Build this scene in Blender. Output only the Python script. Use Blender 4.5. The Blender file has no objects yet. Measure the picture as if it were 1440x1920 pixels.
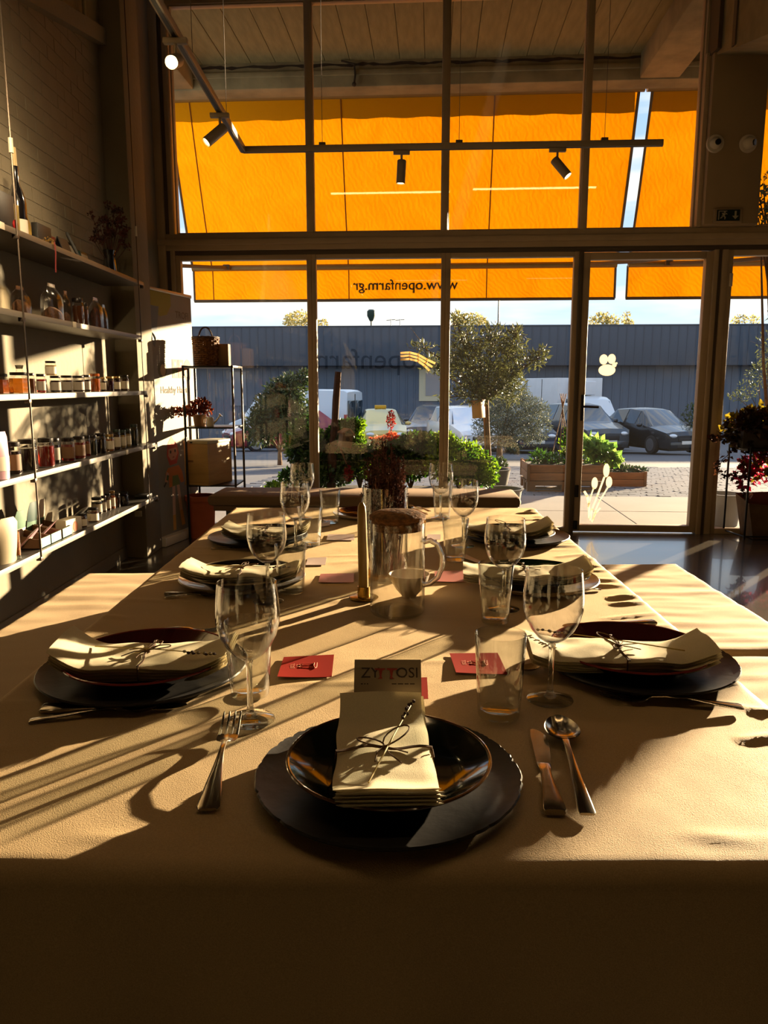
import bpy, bmesh, math, random
import numpy as np
from mathutils import Vector, Matrix, Euler

S = bpy.context.scene
C = S.collection
PI = math.pi

# ------------------------------------------------------------------ camera, sky, sun, exposure
CAM_H = 1.22
PITCH = math.radians(9.4)
YAW = math.radians(0.2)
FPX = 1442.0
cam_d = bpy.data.cameras.new('camera')
cam = bpy.data.objects.new('camera', cam_d)
C.objects.link(cam)
cam.location = (0, 0, CAM_H)
cam.rotation_euler = (PI / 2 - PITCH, 0, YAW)
cam_d.sensor_fit = 'VERTICAL'
cam_d.sensor_height = 36.0
cam_d.lens = 36.0 * FPX / 1920.0
cam_d.clip_start = 0.05
cam_d.clip_end = 400
S.camera = cam

SUN_AZ, SUN_EL = math.radians(41), math.radians(7.2)   # azimuth from +Y towards +X
sun_d = bpy.data.lights.new('sun', 'SUN')
sun_d.energy = 17.5
sun_d.angle = math.radians(0.55)
sun_d.color = (1.0, 0.73, 0.45)
sun = bpy.data.objects.new('sun', sun_d)
C.objects.link(sun)
sdir = Vector((math.sin(SUN_AZ) * math.cos(SUN_EL), math.cos(SUN_AZ) * math.cos(SUN_EL), math.sin(SUN_EL)))
sun.rotation_euler = sdir.to_track_quat('Z', 'Y').to_euler()
sun.location = (6, 9, 6)

W = bpy.data.worlds.new('sky')
S.world = W
W.use_nodes = True
nt = W.node_tree
nt.nodes.clear()
_tc = nt.nodes.new('ShaderNodeTexCoord')
_sx = nt.nodes.new('ShaderNodeSeparateXYZ')
_cr = nt.nodes.new('ShaderNodeValToRGB')
_no = nt.nodes.new('ShaderNodeTexNoise')
_mp = nt.nodes.new('ShaderNodeMapping')
_cr2 = nt.nodes.new('ShaderNodeValToRGB')
_mx = nt.nodes.new('ShaderNodeMix')
_mx.data_type = 'RGBA'
_bg = nt.nodes.new('ShaderNodeBackground')
_ou = nt.nodes.new('ShaderNodeOutputWorld')
L = nt.links.new
L(_tc.outputs['Generated'], _sx.inputs[0])
L(_sx.outputs['Z'], _cr.inputs[0])
e = _cr.color_ramp.elements
e[0].position = 0.0; e[0].color = (1.0, 0.93, 0.82, 1)
e[1].position = 0.10; e[1].color = (0.60, 0.78, 1.0, 1)
k = e.new(0.35); k.color = (0.36, 0.56, 0.92, 1)
k = e.new(1.0); k.color = (0.22, 0.40, 0.80, 1)
L(_tc.outputs['Generated'], _mp.inputs[0])
_mp.inputs['Scale'].default_value = (1.5, 1.5, 9.0)
L(_mp.outputs[0], _no.inputs['Vector'])
_no.inputs['Scale'].default_value = 2.2
_no.inputs['Detail'].default_value = 5
L(_no.outputs['Fac'], _cr2.inputs[0])
_cr2.color_ramp.elements[0].position = 0.46
_cr2.color_ramp.elements[1].position = 0.60
L(_cr2.outputs[0], _mx.inputs['Factor'])
L(_cr.outputs[0], _mx.inputs['A'])
_mx.inputs['B'].default_value = (1.0, 0.95, 0.88, 1)
L(_mx.outputs['Result'], _bg.inputs[0])
_bg.inputs[1].default_value = 0.72
L(_bg.outputs[0], _ou.inputs[0])

S.view_settings.view_transform = 'Standard'
S.view_settings.look = 'None'
S.view_settings.gamma = 1.0
S.view_settings.use_curve_mapping = False
S.view_settings.exposure = 1.0
cy = S.cycles
cy.max_bounces = 10
cy.diffuse_bounces = 4
cy.glossy_bounces = 5
cy.transmission_bounces = 10
cy.transparent_max_bounces = 40
cy.sample_clamp_indirect = 6.0
cy.caustics_reflective = False
cy.caustics_refractive = False

# ------------------------------------------------------------------ where a photo point lies in the room
def ray(px, py):
    a = (px - 720.0) / FPX; b = -(py - 960.0) / FPX
    v = (a, math.cos(PITCH) + b * math.sin(PITCH), -math.sin(PITCH) + b * math.cos(PITCH))
    c, s = math.cos(YAW), math.sin(YAW)
    return Vector((v[0] * c - v[1] * s, v[0] * s + v[1] * c, v[2]))
def on_z(px, py, z):
    r = ray(px, py); t = (z - CAM_H) / r.z
    return Vector((r.x * t, r.y * t, z))
def on_y(px, py, y):
    r = ray(px, py); t = y / r.y
    return Vector((r.x * t, y, CAM_H + r.z * t))
def on_x(px, py, x):
    r = ray(px, py); t = x / r.x
    return Vector((x, r.y * t, CAM_H + r.z * t))
FTH = math.atan(0.06)          # the glass front stands a little askew to the table
F0Y = 6.46
FM = Matrix.Translation((0, F0Y, 0)) @ Matrix.Rotation(-FTH, 4, 'Z')
FMI = FM.inverted()
def F(u, v, z): return FM @ Vector((u, v, z))
def on_v(px, py, v):           # -> (u, z) on the plane v metres outside the glass
    r = ray(px, py)
    n = Vector((math.sin(FTH), math.cos(FTH), 0)); D = F0Y * math.cos(FTH) + v
    t = D / r.dot(n)
    p = FMI @ Vector((r.x * t, r.y * t, CAM_H + r.z * t))
    return p.x, p.z
GV0 = 2.15                      # pavement ends here, then the yard falls away
GSL = 0.058
def ground_z(v): return 0.0 if v <= GV0 else -0.05 - GSL * (v - GV0)
def on_ground(px, py):
    lo, hi = 1.0, 80.0
    for _ in range(50):
        m = (lo + hi) / 2
        u, z = on_v(px, py, m)
        if z > ground_z(m): lo = m
        else: hi = m
    u, z = on_v(px, py, lo)
    return u, lo, ground_z(lo)

# ------------------------------------------------------------------ object helpers
def put(name, data, parent=None, M=None):
    o = bpy.data.objects.new(name, data)
    C.objects.link(o)
    if parent is not None: o.parent = parent
    if M is not None: o.matrix_local = M
    return o
def tag(o, label, cat, group=None, kind=None):
    if label: o['label'] = label
    if cat: o['category'] = cat
    if group: o['group'] = group
    if kind: o['kind'] = kind
    return o
def thing(name, label, cat, M=None, group=None):
    o = put(name, None)
    o.empty_display_size = 0.05
    if M is not None:
        o.matrix_world = M if isinstance(M, Matrix) else Matrix.Translation(M)
    return tag(o, label, cat, group)
def copy_tree(o, parent=None):
    c = o.copy(); C.objects.link(c)
    if parent is not None: c.parent = parent
    for ch in list(o.children): copy_tree(ch, c)
    return c
def T(x, y, z): return Matrix.Translation((x, y, z))
def RX(a): return Matrix.Rotation(a, 4, 'X')
def RY(a): return Matrix.Rotation(a, 4, 'Y')
def RZ(a): return Matrix.Rotation(a, 4, 'Z')
def SC(x, y, z): return Matrix.Diagonal((x, y, z, 1))
def frame(x, y, z, o):
    M = Matrix((x, y, z)).transposed().to_4x4(); M.translation = o
    return M

class Geo:
    def __init__(s): s.v = []; s.f = []; s.mi = []
    def add(s, v, f, M=None, mi=0):
        b = len(s.v)
        if M is not None: s.v.extend([tuple(M @ Vector(p)) for p in v])
        else: s.v.extend([tuple(p) for p in v])
        s.f.extend([tuple(i + b for i in q) for q in f]); s.mi.extend([mi] * len(f))
        return s
    def box(s, lo, hi, M=None, bev=0.0, mi=0):
        x0, y0, z0 = lo; x1, y1, z1 = hi
        if bev <= 0:
            v = [(x0, y0, z0), (x1, y0, z0), (x1, y1, z0), (x0, y1, z0), (x0, y0, z1), (x1, y0, z1), (x1, y1, z1), (x0, y1, z1)]
            f = [(0, 3, 2, 1), (4, 5, 6, 7), (0, 1, 5, 4), (1, 2, 6, 5), (2, 3, 7, 6), (3, 0, 4, 7)]
            return s.add(v, f, M, mi)
        bm = bmesh.new()
        bmesh.ops.create_cube(bm, size=1)
        for p in bm.verts:
            p.co = Vector(((x0 + x1) / 2 + p.co.x * (x1 - x0), (y0 + y1) / 2 + p.co.y * (y1 - y0), (z0 + z1) / 2 + p.co.z * (z1 - z0)))
        bev = min(bev, .49 * min(x1 - x0, y1 - y0, z1 - z0))
        bmesh.ops.bevel(bm, geom=list(bm.edges), offset=bev, segments=2, affect='EDGES', profile=.5)
        bm.verts.index_update()
        v = [p.co.copy() for p in bm.verts]; f = [[q.index for q in g.verts] for g in bm.faces]
        bm.free()
        return s.add(v, f, M, mi)
    def lathe(s, prof, seg=32, M=None, mi=0, closed=False, rfun=None):
        v = []; f = []
        n = len(prof)
        for i, (r, z) in enumerate(prof):
            for j in range(seg):
                a = 2 * PI * j / seg
                rr, zz = (r, z) if rfun is None else rfun(r, z, a, i)
                v.append((rr * math.cos(a), rr * math.sin(a), zz))
        rng = range(n) if closed else range(n - 1)
        for i in rng:
            k = (i + 1) % n
            for j in range(seg):
                j2 = (j + 1) % seg
                f.append((i * seg + j, i * seg + j2, k * seg + j2, k * seg + j))
        if not closed:
            if prof[0][0] > 1e-6: f.append(tuple(range(seg - 1, -1, -1)))
            if prof[-1][0] > 1e-6: f.append(tuple((n - 1) * seg + j for j in range(seg)))
        return s.add(v, f, M, mi)
    def tube(s, pts, r, seg=8, M=None, mi=0, cap=True):
        pts = [Vector(p) for p in pts]
        n = len(pts); v = []; f = []
        up = None
        for i, p in enumerate(pts):
            t = (pts[min(i + 1, n - 1)] - pts[max(i - 1, 0)])
            if t.length < 1e-9: t = Vector((0, 0, 1))
            t.normalize()
            if up is None:
                up = Vector((0, 0, 1)) if abs(t.z) < .9 else Vector((1, 0, 0))
            a = t.cross(up)
            if a.length < 1e-6: a = t.cross(Vector((1, 0.3, 0.2)))
            a.normalize(); b = a.cross(t).normalized(); up = b
            rr = r[i] if isinstance(r, (list, tuple)) else r
            for j in range(seg):
                q = 2 * PI * j / seg
                v.append(p + a * (rr * math.cos(q)) + b * (rr * math.sin(q)))
        for i in range(n - 1):
            for j in range(seg):
                j2 = (j + 1) % seg
                f.append((i * seg + j, i * seg + j2, (i + 1) * seg + j2, (i + 1) * seg + j))
        if cap:
            f.append(tuple(range(seg - 1, -1, -1))); f.append(tuple((n - 1) * seg + j for j in range(seg)))
        return s.add(v, f, M, mi)
    def prism(s, poly, z0, z1, M=None, mi=0):
        n = len(poly)
        v = [(x, y, z0) for x, y in poly] + [(x, y, z1) for x, y in poly]
        f = [tuple(range(n - 1, -1, -1)), tuple(range(n, 2 * n))]
        f += [(i, (i + 1) % n, n + (i + 1) % n, n + i) for i in range(n)]
        return s.add(v, f, M, mi)
    def grid(s, nx, ny, fn, M=None, mi=0):
        v = [fn(i / nx, j / ny) for j in range(ny + 1) for i in range(nx + 1)]
        f = [(j * (nx + 1) + i, j * (nx + 1) + i + 1, (j + 1) * (nx + 1) + i + 1, (j + 1) * (nx + 1) + i) for j in range(ny) for i in range(nx)]
        return s.add(v, f, M, mi)
    def slab(s, nx, ny, top, bot, M=None, mi=0):
        v = [top(i / nx, j / ny) for j in range(ny + 1) for i in range(nx + 1)]
        v += [bot(i / nx, j / ny) for j in range(ny + 1) for i in range(nx + 1)]
        o = (nx + 1) * (ny + 1); q = lambda i, j: j * (nx + 1) + i
        f = []
        for j in range(ny):
            for i in range(nx):
                f.append((q(i, j), q(i + 1, j), q(i + 1, j + 1), q(i, j + 1)))
                f.append((o + q(i, j), o + q(i, j + 1), o + q(i + 1, j + 1), o + q(i + 1, j)))
        for i in range(nx):
            f.append((q(i, 0), o + q(i, 0), o + q(i + 1, 0), q(i + 1, 0)))
            f.append((q(i, ny), q(i + 1, ny), o + q(i + 1, ny), o + q(i, ny)))
        for j in range(ny):
            f.append((q(0, j), q(0, j + 1), o + q(0, j + 1), o + q(0, j)))
            f.append((q(nx, j), o + q(nx, j), o + q(nx, j + 1), q(nx, j + 1)))
        return s.add(v, f, M, mi)
    def ball(s, c, r, M=None, mi=0, seg=10, rings=7):
        rx, ry, rz = r if isinstance(r, (tuple, list)) else (r, r, r)
        v = [(c[0], c[1], c[2] - rz)]; f = []
        for i in range(1, rings):
            a = -PI / 2 + PI * i / rings
            for j in range(seg):
                b = 2 * PI * j / seg
                v.append((c[0] + rx * math.cos(a) * math.cos(b), c[1] + ry * math.cos(a) * math.sin(b), c[2] + rz * math.sin(a)))
        v.append((c[0], c[1], c[2] + rz)); top = len(v) - 1
        for j in range(seg): f.append((0, 1 + (j + 1) % seg, 1 + j))
        for i in range(rings - 2):
            for j in range(seg):
                j2 = (j + 1) % seg
                f.append((1 + i * seg + j, 1 + i * seg + j2, 1 + (i + 1) * seg + j2, 1 + (i + 1) * seg + j))
        b0 = 1 + (rings - 2) * seg
        for j in range(seg): f.append((b0 + j, b0 + (j + 1) % seg, top))
        return s.add(v, f, M, mi)
    def mesh(s, name, m, smooth=35):
        me = bpy.data.meshes.new(name)
        me.from_pydata(s.v, [], s.f)
        for x in (m if isinstance(m, (list, tuple)) else [m]): me.materials.append(x)
        if any(s.mi): me.polygons.foreach_set('material_index', s.mi)
        if smooth:
            me.polygons.foreach_set('use_smooth', [True] * len(me.polygons))
            me.set_sharp_from_angle(angle=math.radians(smooth))
        me.update()
        return me
    def obj(s, name, m, parent=None, M=None, smooth=35):
        return put(name, s.mesh(name, m, smooth), parent, M)
def boxo(name, lo, hi, m, parent=None, M=None, bev=0.0, kind=None):
    o = Geo().box(lo, hi, None, bev).obj(name, m, parent, M)
    if kind: o['kind'] = kind
    return o
def struct(o): o['kind'] = 'structure'; return o

# ------------------------------------------------------------------ materials
def lin(c):
    if isinstance(c, str):
        c = tuple(int(c[i:i + 2], 16) / 255 for i in (0, 2, 4))
    return tuple(x / 12.92 if x <= .04045 else ((x + .055) / 1.055) ** 2.4 for x in c)
def new_mat(name):
    m = bpy.data.materials.new(name); m.use_nodes = True
    n = m.node_tree; n.nodes.clear()
    out = n.nodes.new('ShaderNodeOutputMaterial')
    return m, n, out
def pm(name, col, rough=.6, metal=0.0, vary=0.0, vscale=8.0, col2=None, bump=0.0, bscale=60.0, spec=.5, coat=0.0, sheen=0.0, trans=0.0, emit=None, estr=0.0, stretch=None):
    m, n, out = new_mat(name)
    b = n.nodes.new('ShaderNodeBsdfPrincipled')
    c = lin(col)
    b.inputs['Base Color'].default_value = (*c, 1)
    b.inputs['Roughness'].default_value = rough
    b.inputs['Metallic'].default_value = metal
    b.inputs['Specular IOR Level'].default_value = spec
    b.inputs['Coat Weight'].default_value = coat
    b.inputs['Sheen Weight'].default_value = sheen
    b.inputs['Transmission Weight'].default_value = trans
    if emit:
        b.inputs['Emission Color'].default_value = (*lin(emit), 1)
        b.inputs['Emission Strength'].default_value = estr
    if vary or bump or col2:
        tc = n.nodes.new('ShaderNodeTexCoord')
        vec = tc.outputs['Object']
        if stretch:
            mp = n.nodes.new('ShaderNodeMapping'); mp.inputs['Scale'].default_value = stretch
            n.links.new(vec, mp.inputs[0]); vec = mp.outputs[0]
        if vary or col2:
            no = n.nodes.new('ShaderNodeTexNoise'); no.inputs['Scale'].default_value = vscale; no.inputs['Detail'].default_value = 5
            n.links.new(vec, no.inputs['Vector'])
            cr = n.nodes.new('ShaderNodeValToRGB')
            d = lin(col2) if col2 else tuple(x * (1 - vary) for x in c)
            cr.color_ramp.elements[0].position = .35; cr.color_ramp.elements[0].color = (*d, 1)
            cr.color_ramp.elements[1].position = .65; cr.color_ramp.elements[1].color = (*c, 1)
            n.links.new(no.outputs['Fac'], cr.inputs[0]); n.links.new(cr.outputs[0], b.inputs['Base Color'])
        if bump:
            n2 = n.nodes.new('ShaderNodeTexNoise'); n2.inputs['Scale'].default_value = bscale; n2.inputs['Detail'].default_value = 4
            n.links.new(vec, n2.inputs['Vector'])
            bp = n.nodes.new('ShaderNodeBump'); bp.inputs['Strength'].default_value = bump; bp.inputs['Distance'].default_value = .01
            n.links.new(n2.outputs['Fac'], bp.inputs['Height']); n.links.new(bp.outputs[0], b.inputs['Normal'])
    n.links.new(b.outputs[0], out.inputs[0])
    return m
def thin_glass(name, tint=(1, 1, 1), k=1.0, rough=0.0, ior=1.5, dust=0.0, dscale=30, edge=0.0, real=0.0):
    m, n, out = new_mat(name)
    tr = n.nodes.new('ShaderNodeBsdfTransparent'); tr.inputs[0].default_value = (*tint, 1)
    gl = n.nodes.new('ShaderNodeBsdfGlossy'); gl.inputs['Roughness'].default_value = rough
    fw = n.nodes.new('ShaderNodeLayerWeight'); fw.inputs[0].default_value = .5      # same from inside and outside
    pw = n.nodes.new('ShaderNodeMath'); pw.operation = 'POWER'; pw.inputs[1].default_value = 3.0
    n.links.new(fw.outputs['Facing'], pw.inputs[0])
    fr = n.nodes.new('ShaderNodeMapRange'); fr.inputs[3].default_value = .045; fr.inputs[4].default_value = .9
    n.links.new(pw.outputs[0], fr.inputs[0])
    mu = n.nodes.new('ShaderNodeMath'); mu.operation = 'MULTIPLY'; mu.inputs[1].default_value = k; mu.use_clamp = True
    mx = n.nodes.new('ShaderNodeMixShader')
    n.links.new(fr.outputs[0], mu.inputs[0]); n.links.new(mu.outputs[0], mx.inputs[0])
    n.links.new(tr.outputs[0], mx.inputs[1]); n.links.new(gl.outputs[0], mx.inputs[2])
    last = mx.outputs[0]
    if edge:      # the wall seen edge-on swallows more light
        lw = n.nodes.new('ShaderNodeLayerWeight'); lw.inputs[0].default_value = .5
        cr = n.nodes.new('ShaderNodeValToRGB')
        cr.color_ramp.elements[0].position = .7; cr.color_ramp.elements[0].color = (*tint, 1)
        cr.color_ramp.elements[1].position = 1.0; cr.color_ramp.elements[1].color = tuple(t * (1 - edge) for t in tint) + (1,)
        n.links.new(lw.outputs['Facing'], cr.inputs[0]); n.links.new(cr.outputs[0], tr.inputs[0])
    if real:      # the wall also bends the light that passes it
        g = n.nodes.new('ShaderNodeBsdfGlass'); g.inputs['Color'].default_value = (*tint, 1); g.inputs['IOR'].default_value = 1.47; g.inputs['Roughness'].default_value = 0
        m9 = n.nodes.new('ShaderNodeMixShader'); m9.inputs[0].default_value = real
        n.links.new(last, m9.inputs[1]); n.links.new(g.outputs[0], m9.inputs[2]); last = m9.outputs[0]
    if dust:
        tc = n.nodes.new('ShaderNodeTexCoord')
        vo = n.nodes.new('ShaderNodeTexVoronoi'); vo.inputs['Scale'].default_value = dscale
        n.links.new(tc.outputs['Object'], vo.inputs['Vector'])
        no = n.nodes.new('ShaderNodeTexNoise'); no.inputs['Scale'].default_value = 1.3; no.inputs['Detail'].default_value = 6
        n.links.new(tc.outputs['Object'], no.inputs['Vector'])
        lt = n.nodes.new('ShaderNodeMath'); lt.operation = 'LESS_THAN'; lt.inputs[1].default_value = .075
        n.links.new(vo.outputs['Distance'], lt.inputs[0])
        r2 = n.nodes.new('ShaderNodeMapRange'); r2.inputs[1].default_value = .56; r2.inputs[2].default_value = .85; r2.inputs[3].default_value = .0; r2.inputs[4].default_value = .10
        n.links.new(no.outputs['Fac'], r2.inputs[0])
        m1 = n.nodes.new('ShaderNodeMath'); m1.operation = 'MULTIPLY'
        n.links.new(lt.outputs[0], m1.inputs[0]); n.links.new(r2.outputs[0], m1.inputs[1])
        ad = n.nodes.new('ShaderNodeMath'); ad.operation = 'MULTIPLY_ADD'; ad.inputs[1].default_value = .04; 
        n.links.new(r2.outputs[0], ad.inputs[0]); n.links.new(m1.outputs[0], ad.inputs[2])
        a2 = n.nodes.new('ShaderNodeMath'); a2.operation = 'ADD'; a2.inputs[1].default_value = dust
        n.links.new(ad.outputs[0], a2.inputs[0])
        tl = n.nodes.new('ShaderNodeBsdfTranslucent'); tl.inputs[0].default_value = (.8, .78, .74, 1)
        m3 = n.nodes.new('ShaderNodeMixShader')
        n.links.new(a2.outputs[0], m3.inputs[0]); n.links.new(last, m3.inputs[1]); n.links.new(tl.outputs[0], m3.inputs[2])
        last = m3.outputs[0]
    n.links.new(last, out.inputs[0])
    return m
def solid_glass(name, tint=(1, 1, 1), clear=.35):
    m, n, out = new_mat(name)
    g = n.nodes.new('ShaderNodeBsdfGlass'); g.inputs['Color'].default_value = (*tint, 1); g.inputs['IOR'].default_value = 1.45; g.inputs['Roughness'].default_value = 0
    tr = n.nodes.new('ShaderNodeBsdfTransparent'); tr.inputs[0].default_value = (*tint, 1)
    mx = n.nodes.new('ShaderNodeMixShader'); mx.inputs[0].default_value = clear
    n.links.new(g.outputs[0], mx.inputs[1]); n.links.new(tr.outputs[0], mx.inputs[2])
    n.links.new(mx.outputs[0], out.inputs[0])
    return m
def leaf_mat(name, c1, c2, trans=.45, rough=.45, scale=14.0):
    m, n, out = new_mat(name)
    tc = n.nodes.new('ShaderNodeTexCoord')
    no = n.nodes.new('ShaderNodeTexNoise'); no.inputs['Scale'].default_value = scale; no.inputs['Detail'].default_value = 2
    cr = n.nodes.new('ShaderNodeValToRGB')
    cr.color_ramp.elements[0].position = .38; cr.color_ramp.elements[0].color = (*lin(c1), 1)
    cr.color_ramp.elements[1].position = .62; cr.color_ramp.elements[1].color = (*lin(c2), 1)
    b = n.nodes.new('ShaderNodeBsdfPrincipled'); b.inputs['Roughness'].default_value = rough
    t = n.nodes.new('ShaderNodeBsdfTranslucent')
    mx = n.nodes.new('ShaderNodeMixShader'); mx.inputs[0].default_value = trans
    n.links.new(tc.outputs['Object'], no.inputs['Vector']); n.links.new(no.outputs['Fac'], cr.inputs[0])
    n.links.new(cr.outputs[0], b.inputs['Base Color']); n.links.new(cr.outputs[0], t.inputs[0])
    n.links.new(b.outputs[0], mx.inputs[1]); n.links.new(t.outputs[0], mx.inputs[2]); n.links.new(mx.outputs[0], out.inputs[0])
    return m
def cloth_mat(name, col, scale=900, strength=.25, sheen=.4, rough=.75, trans=0.0, vary=.12):
    m, n, out = new_mat(name)
    b = n.nodes.new('ShaderNodeBsdfPrincipled')
    c = lin(col)
    b.inputs['Roughness'].default_value = rough
    b.inputs['Sheen Weight'].default_value = sheen; b.inputs['Sheen Roughness'].default_value = .4
    b.inputs['Sheen Tint'].default_value = (*[min(1, x * 1.6) for x in c], 1)
    b.inputs['Specular IOR Level'].default_value = .35
    tc = n.nodes.new('ShaderNodeTexCoord')
    no = n.nodes.new('ShaderNodeTexNoise'); no.inputs['Scale'].default_value = scale * .8; no.inputs['Detail'].default_value = 3
    n.links.new(tc.outputs['Object'], no.inputs['Vector'])
    cr = n.nodes.new('ShaderNodeValToRGB')
    cr.color_ramp.elements[0].position = .35; cr.color_ramp.elements[0].color = (*[x * (1 - vary) for x in c], 1)
    cr.color_ramp.elements[1].position = .65; cr.color_ramp.elements[1].color = (*[min(1, x * (1 + vary)) for x in c], 1)
    n.links.new(no.outputs['Fac'], cr.inputs[0]); n.links.new(cr.outputs[0], b.inputs['Base Color'])
    bp = n.nodes.new('ShaderNodeBump'); bp.inputs['Strength'].default_value = strength; bp.inputs['Distance'].default_value = .002
    n.links.new(no.outputs['Fac'], bp.inputs['Height']); n.links.new(bp.outputs[0], b.inputs['Normal'])
    last = b.outputs[0]
    if trans:
        t = n.nodes.new('ShaderNodeBsdfTranslucent'); n.links.new(cr.outputs[0], t.inputs[0])
        mx = n.nodes.new('ShaderNodeMixShader'); mx.inputs[0].default_value = trans
        n.links.new(last, mx.inputs[1]); n.links.new(t.outputs[0], mx.inputs[2]); last = mx.outputs[0]
    n.links.new(last, out.inputs[0])
    return m

M_wall = pm('painted_wall', '7e7561', .85, vary=.10, vscale=3, bump=.25, bscale=30)
M_darkwall = pm('dark_plaster', '4a3e32', .9, vary=.15, vscale=2)
M_brick = pm('painted_brick', '817763', .85, vary=.08, vscale=5, bump=.35, bscale=60)
M_concrete = pm('rough_concrete', '968864', .9, vary=.35, vscale=4, bump=.5, bscale=18)
M_soffit = pm('board_marked_concrete', '8e8258', .9, vary=.25, vscale=3, bump=.4, bscale=25, stretch=(6, 1, 1))
M_joint = pm('soffit_joint', '55442f', .95)
M_stain = pm('water_stain', '3a2d20', .95, vary=.3, vscale=12)
M_floor = pm('polished_concrete', '5d564c', .22, vary=.35, vscale=1.6, bump=.03, bscale=12, coat=.3)
M_frame = pm('painted_steel_frame', 'b4a187', .5, vary=.08, vscale=6)
M_frame_d = pm('frame_groove', '53483b', .6)
M_plaster = pm('beige_panel', 'a08b6e', .8, vary=.08, vscale=4)
M_pane = thin_glass('window_glass', (.93, .95, .94), .5, dust=.0012, dscale=34)
M_paneu = thin_glass('upper_window_glass', (.95, .96, .95), .8, dust=.001, dscale=20)
M_black = pm('black_metal', '1b1917', .45, .3)
M_track = pm('grey_track', '8a7c6a', .5, .2)
M_white = pm('white_paint', 'cfc6b6', .5)
M_glow = pm('lamp_glow', 'fff2d0', .5, emit='ffdf9c', estr=14)
M_glow2 = pm('lamp_glow_soft', 'fff2d0', .5, emit='ffcf7c', estr=5)
M_cable = pm('steel_cable', '4a4037', .4, .7)
M_pave = pm('pale_pavement', '96918e', .85, vary=.12, vscale=1.5, bump=.15, bscale=30)
M_yard = pm('worn_yard', '58585d', .8, vary=.2, vscale=.6, bump=.2, bscale=8)
M_stone = pm('yard_stone', '626267', .6, vary=.2, vscale=2, bump=.2, bscale=20)
# ------------------------------------------------------------------ room shell
XW = -1.86
rnd = random.Random(7)
pl = F(-1.90, 0, 0); pr = F(6.5, 0, 0)
fl = struct(Geo().prism([(-2.1, -15.0), (6.5, -15.0), (pr.x, pr.y + .02), (pl.x, pl.y + .02)], -.2, 0).obj('floor', M_floor, smooth=0))
wl = struct(boxo('wall_left', (-2.1, -15.0, 0), (XW, 6.60, 5.3), M_wall))
nb = 0
bk = Geo().box((-.0022, -.101, -.034), (.0022, .101, .034), None, 0).mesh('brick', M_brick, 0)
for r in range(23):
    z = 1.98 + r * .074
    for c_ in range(12):
        y = 2.78 + c_ * .208 + (.104 if r % 2 else 0)
        if y > 5.2 or nb >= 276: continue
        if rnd.random() < .04: continue
        d = rnd.uniform(-.0008, .0006)
        put('brick', bk, wl, T(XW + .001 + d, y + rnd.uniform(-.003, .003), z + rnd.uniform(-.002, .002)) @ RX(rnd.uniform(-.01, .01)))
        nb += 1
struct(boxo('wall_right', (6.5, -15.0, 0), (6.7, 6.2, 5.3), M_darkwall))
struct(boxo('wall_back', (-2.1, -15.2, 0), (6.7, -15.0, 5.3), M_darkwall))
struct(boxo('ceiling', (-2.1, -15.2, 5.1), (6.7, 6.4, 5.3), M_darkwall))
struct(Geo().box((-1.9, 0.0, 4.2), (6.6, .12, 5.3)).obj('wall_front', M_concrete, None, FM))
# pilaster the shelves stop at, with the pipe and ledge above it
struct(boxo('column', (XW, 5.36, 0), (-1.705, 5.72, 5.1), M_wall, bev=.006))
struct(boxo('baseboard_left', (XW, -4, 0), (XW + .012, 5.36, .09), M_wall, bev=.003))
struct(boxo('column_outlet', (-1.78, 5.345, .30), (-1.73, 5.361, .34), M_white, bev=.003))
def beam(name, x0, x1, ya, za, yb, zb, h, m):
    g = Geo()
    g.add([(x0, ya, za), (x1, ya, za), (x1, yb, zb), (x0, yb, zb), (x0, ya, za + h), (x1, ya, za + h), (x1, yb, zb + h), (x0, yb, zb + h)],
          [(0, 3, 2, 1), (4, 5, 6, 7), (0, 1, 5, 4), (1, 2, 6, 5), (2, 3, 7, 6), (3, 0, 4, 7)])
    return g
z1 = on_x(240, 108, XW + .06)
z0 = on_x(52, 0, XW + .06)
sl = (z1.z - z0.z) / (z1.y - z0.y)
bl = struct(beam('', XW, XW + .06, -4, z1.z - sl * (z1.y + 4), 5.36, z1.z + sl * (5.36 - z1.y), .10, 0).obj('beam_left', M_wall, smooth=0))
rb = Geo()
rb = beam('', XW, XW + .02, -4, z1.z - sl * (z1.y + 4) + .10, 5.36, z1.z + sl * (5.36 - z1.y) + .10, .7, 0).obj('beam_face', M_concrete, bl, smooth=0)
pp = Geo()
for yy, rr in ((5.02, .012), (4.62, .03), (4.3, .012)):
    pp.tube([(XW + .05, yy, z1.z + sl * (yy - z1.y) + .1), (XW + .05, yy, 5.0)], rr)
struct(pp.obj('trim_1', M_concrete))
# concrete girder beside the big panel
gx = 2.62
a1 = on_y(1345, 103, 6.15); a0 = on_x(1440, 64, a1.x)
gs = (a1.z - a0.z) / (a1.y - a0.y)
gb = struct(beam('', a1.x, a1.x + .42, -4, a1.z - gs * (a1.y + 4), 6.2, a1.z + gs * .05, 1.1, 0).obj('beam_right', M_concrete, smooth=0))
for yy in (5.83, 5.2, 4.6):
    boxo('stirrup', (a1.x - .012, yy, a1.z + gs * (yy - a1.y) + .02), (a1.x + .01, yy + .05, 5.0), M_frame_d, gb)
struct(boxo('girder_cap', (a1.x - .03, 6.08, a1.z + .02), (a1.x + .0, 6.25, 5.0), M_frame_d))

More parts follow.
